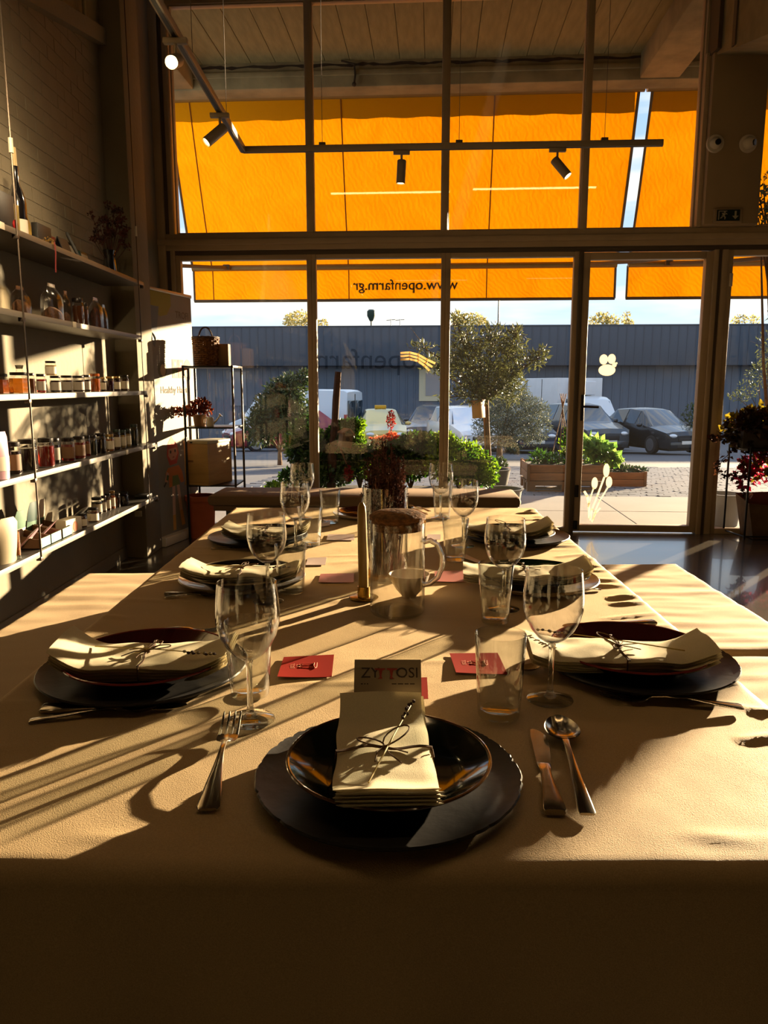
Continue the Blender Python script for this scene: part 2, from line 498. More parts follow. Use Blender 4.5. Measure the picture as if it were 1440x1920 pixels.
# ------------------------------------------------------------------ glass front
def fbox(name, lo, hi, m, parent=None, bev=.004):
    return Geo().box(lo, hi, None, bev).obj(name, m, parent, FM if parent is None else None)
ZT0, ZT1, ZTOP = 2.26, 2.425, 4.13
tn = [2]
def trim(lo, hi, m=M_frame, bev=.004):
    o = struct(fbox('trim_%d' % tn[0], lo, hi, m, None, bev)); tn[0] += 1
    return o
trim((-1.87, -.05, ZT0 + .035), (6.45, .05, ZT1))                      # transom
trim((-1.87, -.075, ZT0 + .075), (6.45, -.05, ZT0 + .12))              # its ledge
trim((-1.87, -.03, ZT0), (6.45, .03, ZT0 + .035), M_frame_d)
trim((-1.87, -.04, ZTOP), (6.45, .05, 4.2))
up = [-1.77, -.612, .462, 1.545]
for u in up[1:]:
    trim((u - .023, -.045, ZT1), (u + .023, .045, ZTOP))
trim((-1.875, -.06, 0), (-1.80, .05, 4.2)); trim((-1.80, -.035, 0), (-1.765, .04, 4.2), M_frame_d); trim((-1.765, -.05, 0), (-1.73, .045, 4.2))
# tall panel beside the windows
pan = trim((2.43, -.16, ZT1), (2.83, .05, 3.66), M_plaster, .012)
fbox('edge_strip', (2.395, -.1, ZT1), (2.43, .05, 3.66), M_frame, pan); fbox('edge_strip', (2.83, -.1, ZT1), (2.855, .05, 3.66), M_frame, pan)
trim((2.43, -.06, 3.66), (2.83, .05, 4.2), M_frame_d)
trim((2.395, -.06, 3.66), (2.43, .05, 4.2), M_frame)
# posts below
trim((2.565, -.055, 0), (2.60, .05, ZT0), M_frame); trim((2.60, -.035, 0), (2.63, .045, ZT0), M_frame_d); trim((2.63, -.05, 0), (2.675, .05, ZT0), M_frame)
trim((1.528, -.05, 0), (1.562, .05, ZT0), M_frame_d)
wn = [1]
def window(u0, u1, z0, z1, fw, glass, name=None, dep=.03):
    g = Geo()
    if fw > 0:
        g.box((u0, -dep, z0), (u0 + fw, dep, z1), None, .004); g.box((u1 - fw, -dep, z0), (u1, dep, z1), None, .004)
        g.box((u0 + fw, -dep, z0), (u1 - fw, dep, z0 + fw), None, .004); g.box((u0 + fw, -dep, z1 - fw), (u1 - fw, dep, z1), None, .004)
    o = struct(g.obj(name or 'window_%d' % wn[0], M_frame, None, FM)); wn[0] += 0 if name else 1
    p = Geo().box((u0 + fw * .8, -.003, z0 + fw * .8), (u1 - fw * .8, .003, z1 - fw * .8)).obj('pane', glass, o)
    return o
ul = [-1.73, -.612, .462, 1.545, 2.395]
for a, b in zip(ul[:-1], ul[1:]):
    window(a + .02, b - (.02 if b < 2.3 else 0), ZT1, ZTOP, .012, M_paneu)
for a, b in ((2.855, 3.75), (3.80, 4.9), (4.95, 6.4)): window(a, b, ZT1, ZTOP, .02, M_paneu)
w1 = window(-1.73, -.61, 0, ZT0, .04, M_pane); w2 = window(-.61, .475, 0, ZT0, .036, M_pane); w3 = window(.475, 1.53, 0, ZT0, .04, M_pane)
door = window(1.562, 2.565, .01, ZT0 - .01, .055, M_pane, 'door_1', .035)
w5 = window(2.675, 3.75, 0, ZT0, .045, M_pane); window(3.75, 4.85, 0, ZT0, .04, M_pane); window(4.85, 6.4, 0, ZT0, .045, M_pane)
g = Geo().box((1.585, -.05, .93), (1.610, -.033, 1.14), None, .004).tube([(1.598, -.05, 1.045), (1.598, -.085, 1.045), (1.72, -.085, 1.04)], .009)
g.obj('door_handle', M_black, door)
Geo().box((1.565, -.055, .03), (1.595, -.03, .10), None, .003).box((1.565, -.055, .30), (1.595, -.03, .40), None, .003).obj('hinge', M_black, door)
Geo().box((2.69, -.06, 1.98), (2.715, -.045, 2.08), None, .004).obj('door_sensor', M_white, w5)
# markings stuck on the panes
def decal(pts_list, v, m, parent, name='window_marking', t=.0012):
    g = Geo()
    for poly in pts_list:
        n = len(poly)
        vv = [(u, v, z) for u, z in poly] + [(u, v + t, z) for u, z in poly]
        ff = [tuple(range(n)), tuple(range(2 * n - 1, n - 1, -1))] + [(i, (i + 1) % n, n + (i + 1) % n, n + i) for i in range(n)]
        g.add(vv, ff)
    return g.obj(name, m, parent, smooth=0)
def ell(cx_, cz, rx, rz, n=18, rot=0):
    return [(cx_ + rx * math.cos(a) * math.cos(rot) - rz * math.sin(a) * math.sin(rot), cz + rx * math.cos(a) * math.sin(rot) + rz * math.sin(a) * math.cos(rot)) for a in [2 * PI * i / n for i in range(n)]]
def px_v(px, py, v=-.006): return on_v(px, py, v)
def stroke(pxs, w):
    pts = [Vector((*px_v(*p), 0)) for p in pxs]
    out = []
    for a, b in zip(pts[:-1], pts[1:]):
        d = (b - a).normalized(); n = Vector((-d.y, d.x, 0)) * (w / 2); d = d * (w * .3)
        out.append([tuple((a - d + n)[:2]), tuple((b + d + n)[:2]), tuple((b + d - n)[:2]), tuple((a - d - n)[:2])])
    return out
M_dec = cloth_mat('white_film', 'f2ece0', 50, 0, 0, .6, .55, 0)
M_decy = cloth_mat('cream_film', 'efdcb4', 50, 0, 0, .6, .5, 0)
M_decd = thin_glass('grey_film', (.70, .72, .74), .2, .3)
def dq(px, py, r1, r2): u, z = px_v(px, py); return ell(u, z, r1, r2)
decal([dq(1132, 674, .034, .041), dq(1147, 673, .032, .040), dq(1138, 694, .068, .046), dq(1152, 684, .018, .02), dq(1156, 681, .008, .008)], -.006, M_dec, door, 'bee_marking')
lav = [dq(1137, 882, .026, .058), dq(1115, 906, .026, .05), dq(1142, 904, .026, .048)]
lav += stroke([(1133, 895), (1120, 930), (1110, 955), (1107, 975)], .016) + stroke([(1113, 915), (1108, 930), (1103, 950)], .012) + stroke([(1139, 915), (1124, 940), (1116, 958), (1112, 975)], .013)
lav += stroke([(1096, 922), (1101, 930), (1104, 945), (1105, 970)], .02) + stroke([(1125, 953), (1117, 962), (1110, 978)], .014)
decal(lav, -.006, M_dec, door, 'lavender_marking')
arcs = []
for k_, (dx, dy) in enumerate(((0, 0), (0, 6), (0, 12))):
    arcs += stroke([(752, 662 + dy), (768, 661 + dy), (784, 665 + dy), (800 - dy * .3, 674 + dy), (815 - dy * .9, 681 + dy * 1.1)], .018)
decal(arcs, -.006, M_decy, w2, 'arc_marking')

def text(name, body, size, M, m, parent=None, ext=.0006, align='CENTER', bold=0):
    cu = bpy.data.curves.new(name, 'FONT')
    cu.body = body; cu.size = size; cu.extrude = ext; cu.align_x = align; cu.align_y = 'CENTER'; cu.offset = bold
    cu.resolution_u = 3
    cu.materials.append(m)
    o = bpy.data.objects.new(name, cu); C.objects.link(o)
    bpy.context.view_layer.update()
    me = bpy.data.meshes.new_from_object(o.evaluated_get(bpy.context.evaluated_depsgraph_get()))
    me.name = name
    bpy.data.objects.remove(o); bpy.data.curves.remove(cu)
    return put(name, me, parent, M)
# lettering faces the street, so it reads mirrored from in here: text local x -> -u, y -> z, normal -> +v
FACE_OUT = Matrix(((-1, 0, 0, 0), (0, 0, 1, 0), (0, 1, 0, 0), (0, 0, 0, 1)))
u, z = px_v(672, 668)
text('lettering', 'openfarm', .235, T(u + .03, .007, z - .03) @ FACE_OUT, M_decd, w2, .0004)

# ------------------------------------------------------------------ canopy outside, with board-marked soffit
VB = 1.90
ZS = on_v(700, 112, VB - .2)[1]
ZB = on_v(700, 176, VB)[1]
can = struct(Geo().box((-3.2, .12, ZS + .03), (7.5, VB + .25, ZS + .3)).obj('canopy_roof', M_joint, None, FM))
pk = Geo().box((-.121, .05, -.02), (.121, VB - .2, .015), None, .004).mesh('plank', M_soffit, 0)
for i in range(43):
    put('plank', pk, can, T(-3.05 + i * .246, 0, ZS + .015 + rnd.uniform(-.004, .004)))
bo = struct(Geo().box((-3.2, VB - .2, ZB), (7.5, VB + .05, ZS + .1), None, .012).obj('beam_outer', M_concrete, None, FM))
boxo('ledge', (-3.2, VB - .225, ZB + (ZS - ZB) * .42), (7.5, VB - .2, ZB + (ZS - ZB) * .62), M_concrete, bo, bev=.006)
g = Geo()
n_ = 90; top = []; bot = []
for i in range(n_ + 1):
    u = -2.3 + 4.9 * i / n_
    th = .012 + .022 * abs(math.sin(i * 1.7) * math.sin(i * .37 + 1)) + .008 * rnd.random()
    zz = ZS - .04 + .006 * math.sin(i * .9)
    top.append((u, VB - .2015, zz + th * .5)); bot.append((u, VB - .2015, zz - th * .5))
g.add(top + bot, [(i, i + 1, n_ + 2 + i, n_ + 1 + i) for i in range(n_)])
g.obj('stain', M_stain, bo, smooth=0)
for u in (-2.42, 2.34):
    struct(Geo().box((u, .06, ZB + .01), (u + .38, VB - .2, ZS + .02), None, .015).obj('beam_cross', M_concrete, None, FM))
pc = []
for p in ((640, 114), (664, 120), (666, 140), (664, 158)): pc.append((*[on_v(p[0], p[1], VB - .24)[0]], VB - .24, on_v(p[0], p[1], VB - .24)[1]))
cb = tag(Geo().tube(pc, .010).ball(pc[-1], .022).obj('ceiling_cable', M_stain, None, FM), 'bent grey cable stub hanging below the outer canopy beam', 'cable')

# ------------------------------------------------------------------ yellow awnings
def awn_mat():
    m, n, out = new_mat('yellow_awning')
    d = n.nodes.new('ShaderNodeBsdfDiffuse'); t = n.nodes.new('ShaderNodeBsdfTranslucent')
    d.inputs[0].default_value = (*lin('f0a010'), 1); t.inputs[0].default_value = (*lin('ee9400'), 1)
    tc = n.nodes.new('ShaderNodeTexCoord'); no = n.nodes.new('ShaderNodeTexNoise'); no.inputs['Scale'].default_value = 2.2; no.inputs['Detail'].default_value = 6; no.inputs['Distortion'].default_value = 1.2
    n.links.new(tc.outputs['Object'], no.inputs['Vector'])
    cr = n.nodes.new('ShaderNodeValToRGB')
    cr.color_ramp.elements[0].position = .3; cr.color_ramp.elements[0].color = (*lin('d27c00'), 1)
    cr.color_ramp.elements[1].position = .7; cr.color_ramp.elements[1].color = (*lin('e08c04'), 1)
    n.links.new(no.outputs['Fac'], cr.inputs[0]); n.links.new(cr.outputs[0], t.inputs[0])
    wv = n.nodes.new('ShaderNodeTexWave'); wv.inputs['Scale'].default_value = 9; wv.inputs['Distortion'].default_value = 9; wv.inputs['Detail'].default_value = 3; wv.bands_direction = 'DIAGONAL'
    n.links.new(tc.outputs['Object'], wv.inputs['Vector'])
    bp = n.nodes.new('ShaderNodeBump'); bp.inputs['Strength'].default_value = .25; bp.inputs['Distance'].default_value = .02
    n.links.new(wv.outputs['Fac'], bp.inputs['Height']); n.links.new(bp.outputs[0], t.inputs['Normal'])
    mx = n.nodes.new('ShaderNodeMixShader'); mx.inputs[0].default_value = .185
    n.links.new(d.outputs[0], mx.inputs[1]); n.links.new(t.outputs[0], mx.inputs[2]); n.links.new(mx.outputs[0], out.inputs[0])
    return m
M_awn = awn_mat()
M_flap = cloth_mat('ochre_flap', '5a4210', 200, .1, 0, .9, .03)
M_seam = pm('awning_seam', '8a5200', .9)
M_hem = pm('dark_hem', '5d4a30', .7)
M_bar = pm('awning_bar', '8b6a33', .5, .2)
AV0, AZ0, AV1, AZ1 = 2.02, ZB + .03, 2.66, 2.55
VZ = 2.185
def awning(u0, u1, seams, arms, label):
    aw = thing('awning', label, 'awning', FM)
    def fn(s, t):
        u = u0 + (u1 - u0) * s
        sag = .03 * math.sin(PI * t) + .006 * math.sin(s * 40 + t * 3) * t
        return (u, AV0 + (AV1 - AV0) * t - sag * .4, AZ0 + (AZ1 - AZ0) * t - sag)
    Geo().grid(60, 14, fn).obj('cloth', M_awn, aw)
    def fv(s, t):
        u = u0 + (u1 - u0) * s
        return (u, AV1 + .035 + .012 * t * math.sin(s * 55), AZ1 - .01 - (AZ1 - .01 - VZ) * t)
    Geo().grid(120, 6, fv).obj('valance', M_awn, aw)
    Geo().grid(60, 3, lambda s, t: (u0 + (u1 - u0) * s, AV0 + .05 + .05 * t, AZ0 + .02 - .215 * t + .006 * math.sin(s * 70) * t)).obj('head_flap', M_flap, aw)
    Geo().tube([(u0, AV1, AZ1), (u1, AV1, AZ1)], .034, 12).obj('front_bar', M_bar, aw)
    Geo().tube([(u0, AV1 + .036, VZ), (u1, AV1 + .036, VZ)], .017, 8).obj('hem_bar', M_hem, aw)
    Geo().tube([(u0 - .05, AV0, AZ0 + .02), (u1 + .05, AV0, AZ0 + .02)], .05, 12).obj('roller', M_bar, aw)
    for su in seams:
        s = (su - u0) / (u1 - u0)
        p = [Vector(fn(s, t / 10)) - Vector((0, .004, 0)) for t in range(11)]
        Geo().tube(p, .007, 4).obj('seam', M_seam, aw)
        Geo().tube([Vector(fv(s, t / 4)) - Vector((0, .004, 0)) for t in range(5)], .006, 4).obj('seam', M_seam, aw)
    for s in (0.0008, .9992):
        Geo().tube([Vector(fn(s, t / 10)) for t in range(11)], .014, 5).obj('edge_binding', M_hem, aw)
        Geo().tube([Vector(fv(s, t / 4)) for t in range(5)], .012, 5).obj('edge_binding', M_hem, aw)
    for ua, ub in arms:
        Geo().tube([(ua, AV1 - .04, AZ1), (ua + (ub - ua) * .5, 1.45, 2.40), (ub, .16, 2.27)], .02, 6).box((ua - .04, AV1 - .09, AZ1 - .03), (ua + .04, AV1 - .02, AZ1 + .03), None, .01).obj('arm', M_hem, aw)
    return aw
a1_ = awning(-2.42, 2.425, (-2.19, -.6, .98), ((-2.0, -2.3), (2.05, 2.6)), 'long yellow awning with mirrored web address on its valance')
awning(2.55, 6.9, (3.62, 5.2), ((2.98, 3.6), (6.3, 5.6)), 'second yellow awning past the bright gap, above the door')
M_ink = pm('dark_ink', '3a2a10', .8)
u = (on_v(665, 535, AV1)[0] + on_v(855, 535, AV1)[0]) / 2
text('lettering', 'www.openfarm.gr', .165, T(u, AV1 + .030, 2.348) @ FACE_OUT, M_ink, a1_, .012)

# ------------------------------------------------------------------ outdoors: pavement, yard, warehouse
pv = struct(Geo().box((-14, .06, -.25), (16, GV0, -.012)).obj('pavement', M_joint, None, FM))
sm = Geo().box((-.597, -.517, -.03), (.597, .517, 0), None, .006).mesh('paving_slab', M_pave, 0)
for i in range(-4, 7):
    for j in range(2):
        put('paving_slab', sm, pv, T(.4 + i * 1.2, .06 + .522 + j * 1.045, rnd.uniform(-.003, 0)))
def fg(s, t):
    v = GV0 + (70 - GV0) * t; return (-60 + 130 * s, v, ground_z(v + .001) + .0)
yd = struct(Geo().grid(4, 8, fg).obj('yard', M_yard, None, FM))
g = Geo()
for j in range(62):
    v = GV0 + .06 + j * .125
    nst = 46 if j < 40 else 46
    for i in range(nst):
        u = -2.2 + i * .205 + (.1 if j % 2 else 0)
        h = rnd.uniform(.004, .016)
        z = ground_z(v) - .02
        g.box((u + .006, v + .006, z), (u + .197, v + .117, z + .02 + h))
st = tag(g.obj('paver_field', M_stone, yd, None, 0), None, None, None, 'stuff')

M_clad = pm('grey_cladding', '5a6472', .7, vary=.06, vscale=.5)
M_clad2 = pm('dark_fascia', '474f5b', .7, vary=.08, vscale=.3)
M_pale = pm('pale_panel', 'cbbf9f', .7)
VWH = 52.0
zt = on_v(700, 612, VWH)[1]; zf = on_v(700, 686, VWH)[1]
wh = thing('warehouse', 'long low grey warehouse with darker fascia across the yard', 'building', FM)
g = Geo().box((-60, VWH + 1, -3.5), (70, VWH + 14, zf + .5))
g.obj('wall', M_clad, wh)
boxo('fascia', (-60, VWH, zf), (70, VWH + 14.2, zt), M_clad2, wh, bev=.05)
boxo('parapet_cap', (-60, VWH - .06, zt), (70, VWH + .3, zt + .06), M_clad, wh)
g = Geo(); g2 = Geo()
for i in range(210):
    u = -60 + i * .62
    g.box((u, VWH + .95, -3.2), (u + .10, VWH + 1.0, zf))
    g2.box((u, VWH - .03, zf + .05), (u + .06, VWH, zt - .05))
tag(g.obj('cladding_ribs', M_clad, wh, smooth=0), None, None, None, 'stuff'); tag(g2.obj('fascia_ribs', M_clad2, wh, smooth=0), None, None, None, 'stuff')
def wrect(x0, y0, x1, y1, v): a = on_v(x0, y0, v); b = on_v(x1, y1, v); return a[0], b[0], b[1], a[1]
ua, ub, za, zb = wrect(786, 692, 834, 752, VWH + .9)
boxo('doorway', (ua, VWH + .9, za), (ub, VWH + 1.02, zb), M_pale, wh)
boxo('shop_window', (ua + .5, VWH + .86, za + .4), (ub - .2, VWH + .92, zb - .3), pm('pale_glass', '8d8f92', .25), wh)
ua, ub, za, zb = wrect(430, 690, 463, 790, VWH + .9)
boxo('window', (ua, VWH + .92, za + 1.2), (ub, VWH + 1.02, zb - .3), pm('dull_glass', '6f7681', .3), wh)
# bits standing on the roof
def on_roof(px, py): return on_v(px, py, VWH + 3)
u, z = on_roof(696, 596); zr = zt
M_green = pm('dark_green_metal', '1d3326', .6)
g = Geo().tube([(u, VWH + 3, zr - .1), (u, VWH + 3, z)], .06).lathe([(.12, -.25), (.32, .15), (.32, .5), (.2, .62), (0, .62)], 14, T(u, VWH + 3, z))
tag(g.obj('roof_vent', M_green, None, FM), 'dark green funnel shaped vent standing on the warehouse roof', 'vent')
u, z = on_v(935, 572, VWH + 17)
g = Geo().tube([(u, VWH + 17, zr - 1.3), (u, VWH + 17, z + 1.5)], [.11, .06]).tube([(u, VWH + 17, z + 1.5), (u + .8, VWH + 17, z + 1.7)], .05)
tag(g.obj('street_lamp', M_track, None, FM), 'thin grey lamp pole rising behind the warehouse roof', 'lamp post')
for px_, lab in ((733, 'thin aerial with two side arms on the warehouse roof'), (750, 'taller thin aerial on the warehouse roof, nearer the olive tree')):
    u, z = on_roof(px_, 603)
    g = Geo().tube([(u, VWH + 3, zr - .1), (u, VWH + 3, z + .2)], .03, 5).tube([(u - .35, VWH + 3, z + .1), (u + .35, VWH + 3, z + .15)], .025, 5)
    tag(g.obj('roof_aerial', M_track, None, FM), lab, 'aerial')
# ------------------------------------------------------------------ plants
def leaves(blobs, ln, wd, seed, up=.2, out=.6, fold=.25, shell=.35):
    r = np.random.default_rng(seed)
    V = []; n_tot = 0
    for c, rad, n in blobs:
        d = r.normal(size=(n, 3)); d /= np.linalg.norm(d, axis=1)[:, None]
        k = r.random(n) ** shell
        p = np.array(c) + d * k[:, None] * np.array(rad)
        a = d * out + r.normal(size=(n, 3)) * .6 + np.array([0, 0, up]); a /= np.linalg.norm(a, axis=1)[:, None]
        q = np.cross(a, r.normal(size=(n, 3))); q /= np.linalg.norm(q, axis=1)[:, None]
        w = np.cross(a, q)
        l = ln * r.uniform(.6, 1.25, n)[:, None]; b = wd * r.uniform(.7, 1.2, n)[:, None]
        v = np.stack([p, p + a * l * .45 + q * b * .5 + w * b * fold, p + a * l, p + a * l * .45 - q * b * .5 + w * b * fold], 1)
        V.append(v.reshape(-1, 3)); n_tot += n
    V = np.concatenate(V)
    g = Geo(); g.v = [tuple(x) for x in V.tolist()]; g.f = [(4 * i, 4 * i + 1, 4 * i + 2, 4 * i + 3) for i in range(n_tot)]; g.mi = [0] * n_tot
    return g
def foliage(parent, blobs, ln, wd, m, seed, name='foliage', M=None, **kw):
    o = leaves(blobs, ln, wd, seed, **kw).obj(name, m, parent, M, smooth=0)
    o['kind'] = 'stuff'
    return o
def branches(parent, base, tips, r0, m, name='branch_wood', seed=1, sub=3):
    rr = random.Random(seed); g = Geo(); base = Vector(base)
    for t in tips:
        t = Vector(t); mid = base.lerp(t, .5) + Vector((rr.uniform(-.06, .06), rr.uniform(-.06, .06), rr.uniform(.0, .08))) * (t - base).length
        g.tube([base, mid, t], [r0, r0 * .6, r0 * .25], 6)
        for _ in range(sub):
            e_ = mid.lerp(t, rr.random()); f_ = e_ + Vector((rr.uniform(-1, 1), rr.uniform(-1, 1), rr.uniform(-.2, .9))) * (t - base).length * .3
            g.tube([e_, f_], [r0 * .35, r0 * .12], 5)
    return g.obj(name, m, parent)
M_olive = leaf_mat('olive_leaf', '3c4326', '6f7446', .3, .4, 9)
M_green = leaf_mat('bright_leaf', '2f5a10', '7fa01c', .55, .5, 6)
M_greend = leaf_mat('deep_leaf', '1d3a12', '46701c', .4, .5, 5)
M_dkgreen = leaf_mat('shrub_leaf', '22341c', '47592f', .3, .5, 7)
M_grey = leaf_mat('grey_leaf', '3d463a', '6a7260', .25, .6, 4)
M_bark = pm('bark', '6b5138', .9, vary=.4, vscale=20, bump=.6, bscale=40)
M_barkd = pm('dark_bark', '42230f', .9, vary=.4, vscale=25, bump=.7, bscale=40)
M_red = leaf_mat('red_petal', '7a0f08', 'c52a16', .4, .5, 30)
M_coral = leaf_mat('coral_petal', 'c0502c', 'e88660', .4, .5, 30)
M_wood = pm('planter_wood', 'a06c3c', .7, vary=.35, vscale=3, bump=.3, bscale=40, stretch=(1, 8, 8))
M_woodp = pm('pallet_wood', '8a6440', .8, vary=.35, vscale=4, bump=.3, bscale=40)
M_soil = pm('soil', '2c2118', .95, bump=.6, bscale=30)
M_terra = pm('terracotta', 'c4663c', .8, vary=.15, vscale=6)
M_zinc = pm('grey_pot', '6d6b69', .6, vary=.15, vscale=5)

def FP(px, py, v):
    u, z = on_v(px, py, v); return Vector((u, v, z))
# long trough outside the middle panes with its herbs
v0 = 0.62
A = FP(524, 912, v0); B = FP(965, 912, v0)
tr = thing('planter_trough', 'long grey planter trough outside the glass behind the far bench', 'planter', FM)
Geo().box((A.x, v0 - .28, 0), (B.x - .22, v0 + .28, A.z - .03), None, .02).obj('box', M_zinc, tr)
boxo('soil', (A.x + .03, v0 - .25, A.z - .06), (B.x - .25, v0 + .25, A.z - .015), M_soil, tr)
u, z = FP(940, 905, v0).x, A.z
tag(Geo().lathe([(0, 0), (.13, 0), (.17, z - .02), (.19, z), (.165, z), (.155, z - .03), (0, z - .04)], 24, T(u + .02, v0, 0)).obj('round_pot', M_zinc, None, FM), 'round grey pot rim past the right end of the far bench', 'pot')
def bush(name, label, cat, blobs_px, v, ln, wd, m, seed, base_px=None, dens=2600, stem=True, group=None, thick=.8, **kw):
    """blobs in photo points (x, y, rx, ry) on the plane v metres outside"""
    t = thing(name, label, cat, FM, group)
    bl = []
    for (x, y, rx, ry, *k) in blobs_px:
        c = FP(x, y, v); ru = abs(FP(x + rx, y, v).x - c.x); rz = abs(FP(x, y - ry, v).z - c.z)
        dv = k[0] if k else 0
        bl.append(((c.x, v + dv, c.z), (ru, max(ru, rz) * thick, rz), max(60, int(dens * ru * rz / .04))))
    foliage(t, bl, ln, wd, m, seed, **kw)
    if stem and base_px is not None:
        b = FP(base_px[0], base_px[1], v)
        branches(t, b, [c for c, _, _ in bl], .012 + .006 * max(r[0] for _, r, _ in bl), M_bark, 'stems', seed)
    return t
bush('herb_bush', 'bright green herb bush left of the leaning post', 'bush', [(588, 850, 48, 45), (560, 830, 25, 38), (640, 830, 32, 42), (610, 885, 60, 28), (575, 800, 16, 22), (545, 895, 22, 14), (660, 795, 14, 10)], v0, .045, .034, M_greend, 11, (600, 915), 1500)
bush('herb_bush', 'sunlit yellow-green parsley bush beside the olive trunk', 'bush', [(855, 865, 62, 42), (890, 880, 45, 28), (830, 840, 32, 30), (912, 896, 24, 14)], v0 - .05, .04, .032, M_green, 12, (860, 915), 1500)
bush('herb_bush', 'dark green leafy bush between the red flowers and parsley', 'bush', [(775, 855, 42, 45), (745, 870, 35, 35), (800, 835, 25, 25)], v0 + .1, .042, .032, M_greend, 13, (770, 915), 1500)
bush('herb_bush', 'backlit lime leaves right of the leaning post', 'bush', [(668, 840, 20, 30), (690, 870, 28, 30), (655, 875, 25, 25), (672, 800, 12, 14)], v0 + .05, .045, .035, M_green, 14, (675, 915), 1300)
bush('ground_herb', 'low green sprawling herb at the left end of trough', 'plant', [(520, 911, 18, 7), (508, 913, 8, 5)], v0 - .1, .04, .03, M_green, 15, (530, 916), 1800)
# red salvia with coral blossom
t = thing('red_flower', 'red flower spike above coral blossoms between the bushes', 'flower', FM)
c = FP(733, 788, v0)
sc_ = abs(FP(743, 788, v0).x - c.x) / 10
foliage(t, [((c.x, v0, c.z), (7 * sc_, 7 * sc_, 18 * sc_), 260)], .02, .014, M_red, 21, 'spike')
foliage(t, [((FP(712, 825, v0).x, v0, FP(712, 825, v0).z), (20 * sc_, 14 * sc_, 6 * sc_), 190), ((FP(735, 818, v0).x, v0, FP(735, 818, v0).z), (12 * sc_, 10 * sc_, 6 * sc_), 150)], .028, .02, M_coral, 22, 'blossom')
foliage(t, [((FP(720, 845, v0).x, v0, FP(720, 845, v0).z), (35 * sc_, 25 * sc_, 22 * sc_), 700)], .04, .03, M_greend, 23)
branches(t, FP(728, 915, v0), [c, FP(712, 825, v0), FP(735, 820, v0)], .009, M_bark, 'stems', 5, 0)
t = tag(leaves([((FP(653, 889, v0 - .2).x, v0 - .2, FP(653, 889, v0 - .2).z), (.025, .025, .06), 160)], .03, .02, 25).obj('red_flower', M_red, None, FM, 0), 'small single red blossom low beside the leaning post', 'flower')
# leaning post with birdhouse
t = thing('rustic_post', 'dark brown leaning timber post standing in the trough', 'post', FM)
pts = [FP(621, 916, v0 - .12), FP(623, 860, v0 - .12), FP(628, 790, v0 - .12), FP(630, 750, v0 - .12), FP(634, 697, v0 - .12)]
Geo().tube(pts, [.042, .042, .032, .034, .029], 9).obj('post', M_barkd, t)
Geo().tube([FP(634, 800, v0 - .12), FP(640, 845, v0 - .14), FP(650, 870, v0 - .15)], [.012, .012, .006], 6).obj('split_branch', M_bark, t)
c = FP(648, 823, v0 - .2)
bh = thing('birdhouse', 'small weathered birdhouse fixed to the leaning post', 'birdhouse', FM @ T(c.x, c.y, c.z) @ RZ(.5) @ RY(.18))
boxo('box', (-.05, -.05, -.075), (.05, .05, .055), M_bark, bh, bev=.004)
g = Geo().box((-.075, -.065, 0), (.0, .065, .012), T(0, 0, .088) @ RY(-.7)).box((0, -.065, 0), (.075, .065, .012), T(0, 0, .088) @ RY(.7))
g.obj('roof', M_woodp, bh)
Geo().lathe([(0, 0), (.018, 0), (.018, .004)], 14, T(0, -.05, .0) @ RX(PI / 2)).obj('entrance_hole', M_soil, bh)
# olive standard
vo = 1.55
t = thing('olive_tree', 'small olive standard with a round crown outside the third pane', 'tree', FM)
b0 = FP(918, 905, vo); b1 = FP(912, 748, vo)
Geo().tube([(b0.x, vo, 0.1), b0, FP(917, 850, vo), FP(914, 800, vo), b1], [.028, .026, .023, .022, .024], 8).obj('trunk', M_bark, t)
Geo().tube([(b0.x - .03, vo, 0.1), FP(911, 860, vo), FP(908, 790, vo), b1], .011, 6).obj('stake', M_woodp, t)
blobs = []
for (x, y, rx, ry, n) in ((915, 690, 62, 55, 1500), (860, 665, 38, 38, 700), (890, 735, 45, 22, 600), (955, 720, 30, 40, 600), (965, 650, 25, 35, 450), (925, 635, 30, 30, 400), (1000, 675, 25, 18, 220), (1022, 660, 10, 14, 70), (875, 620, 24, 28, 260), (855, 600, 8, 18, 70), (968, 622, 12, 12, 70), (835, 690, 22, 22, 200), (805, 680, 22, 18, 140), (790, 650, 26, 12, 80), (905, 715, 60, 40, 600), (835, 745, 14, 20, 60)):
    c = FP(x, y, vo); ru = abs(FP(x + rx, y, vo).x - c.x); rz = abs(FP(x, y - ry, vo).z - c.z)
    blobs.append(((c.x, vo + rnd.uniform(-.12, .12), c.z), (ru, max(ru, rz) * .85, rz), n))
foliage(t, blobs, .062, .015, M_olive, 31, out=.5, up=.35, shell=.45)
branches(t, b1, [b[0] for b in blobs], .016, M_bark, 'branches', 7, 2)
M_zincd = pm('dark_pot', '3a3733', .7)
tag(Geo().lathe([(0, 0), (.15, 0), (.21, .34), (.22, .36), (.19, .36), (.18, .32), (0, .31)], 24, T(b0.x, vo, 0)).obj('tree_pot', M_zincd, None, FM), 'dark tub holding the olive standard on the pavement', 'pot')
# hanging nest box in the olive
c = FP(897, 768, vo - .1); a_ = FP(902, 740, vo - .1)
nb_ = thing('nest_box', 'tan wooden box hanging below the olive crown', 'nest box', FM @ T(c.x, c.y, c.z) @ RY(-.08) @ RZ(-.5))
M_ply = pm('warm_plywood', 'b88440', .6, vary=.15, vscale=9)
boxo('box', (-.05, -.05, -.085), (.05, .05, .085), M_ply, nb_, bev=.003)
boxo('lid', (-.058, -.06, .085), (.058, .058, .096), M_wood, nb_, bev=.002)
Geo().tube([(0, 0, .096), (0.01, 0, .2)], .003, 5).obj('hanging_wire', M_cable, nb_)
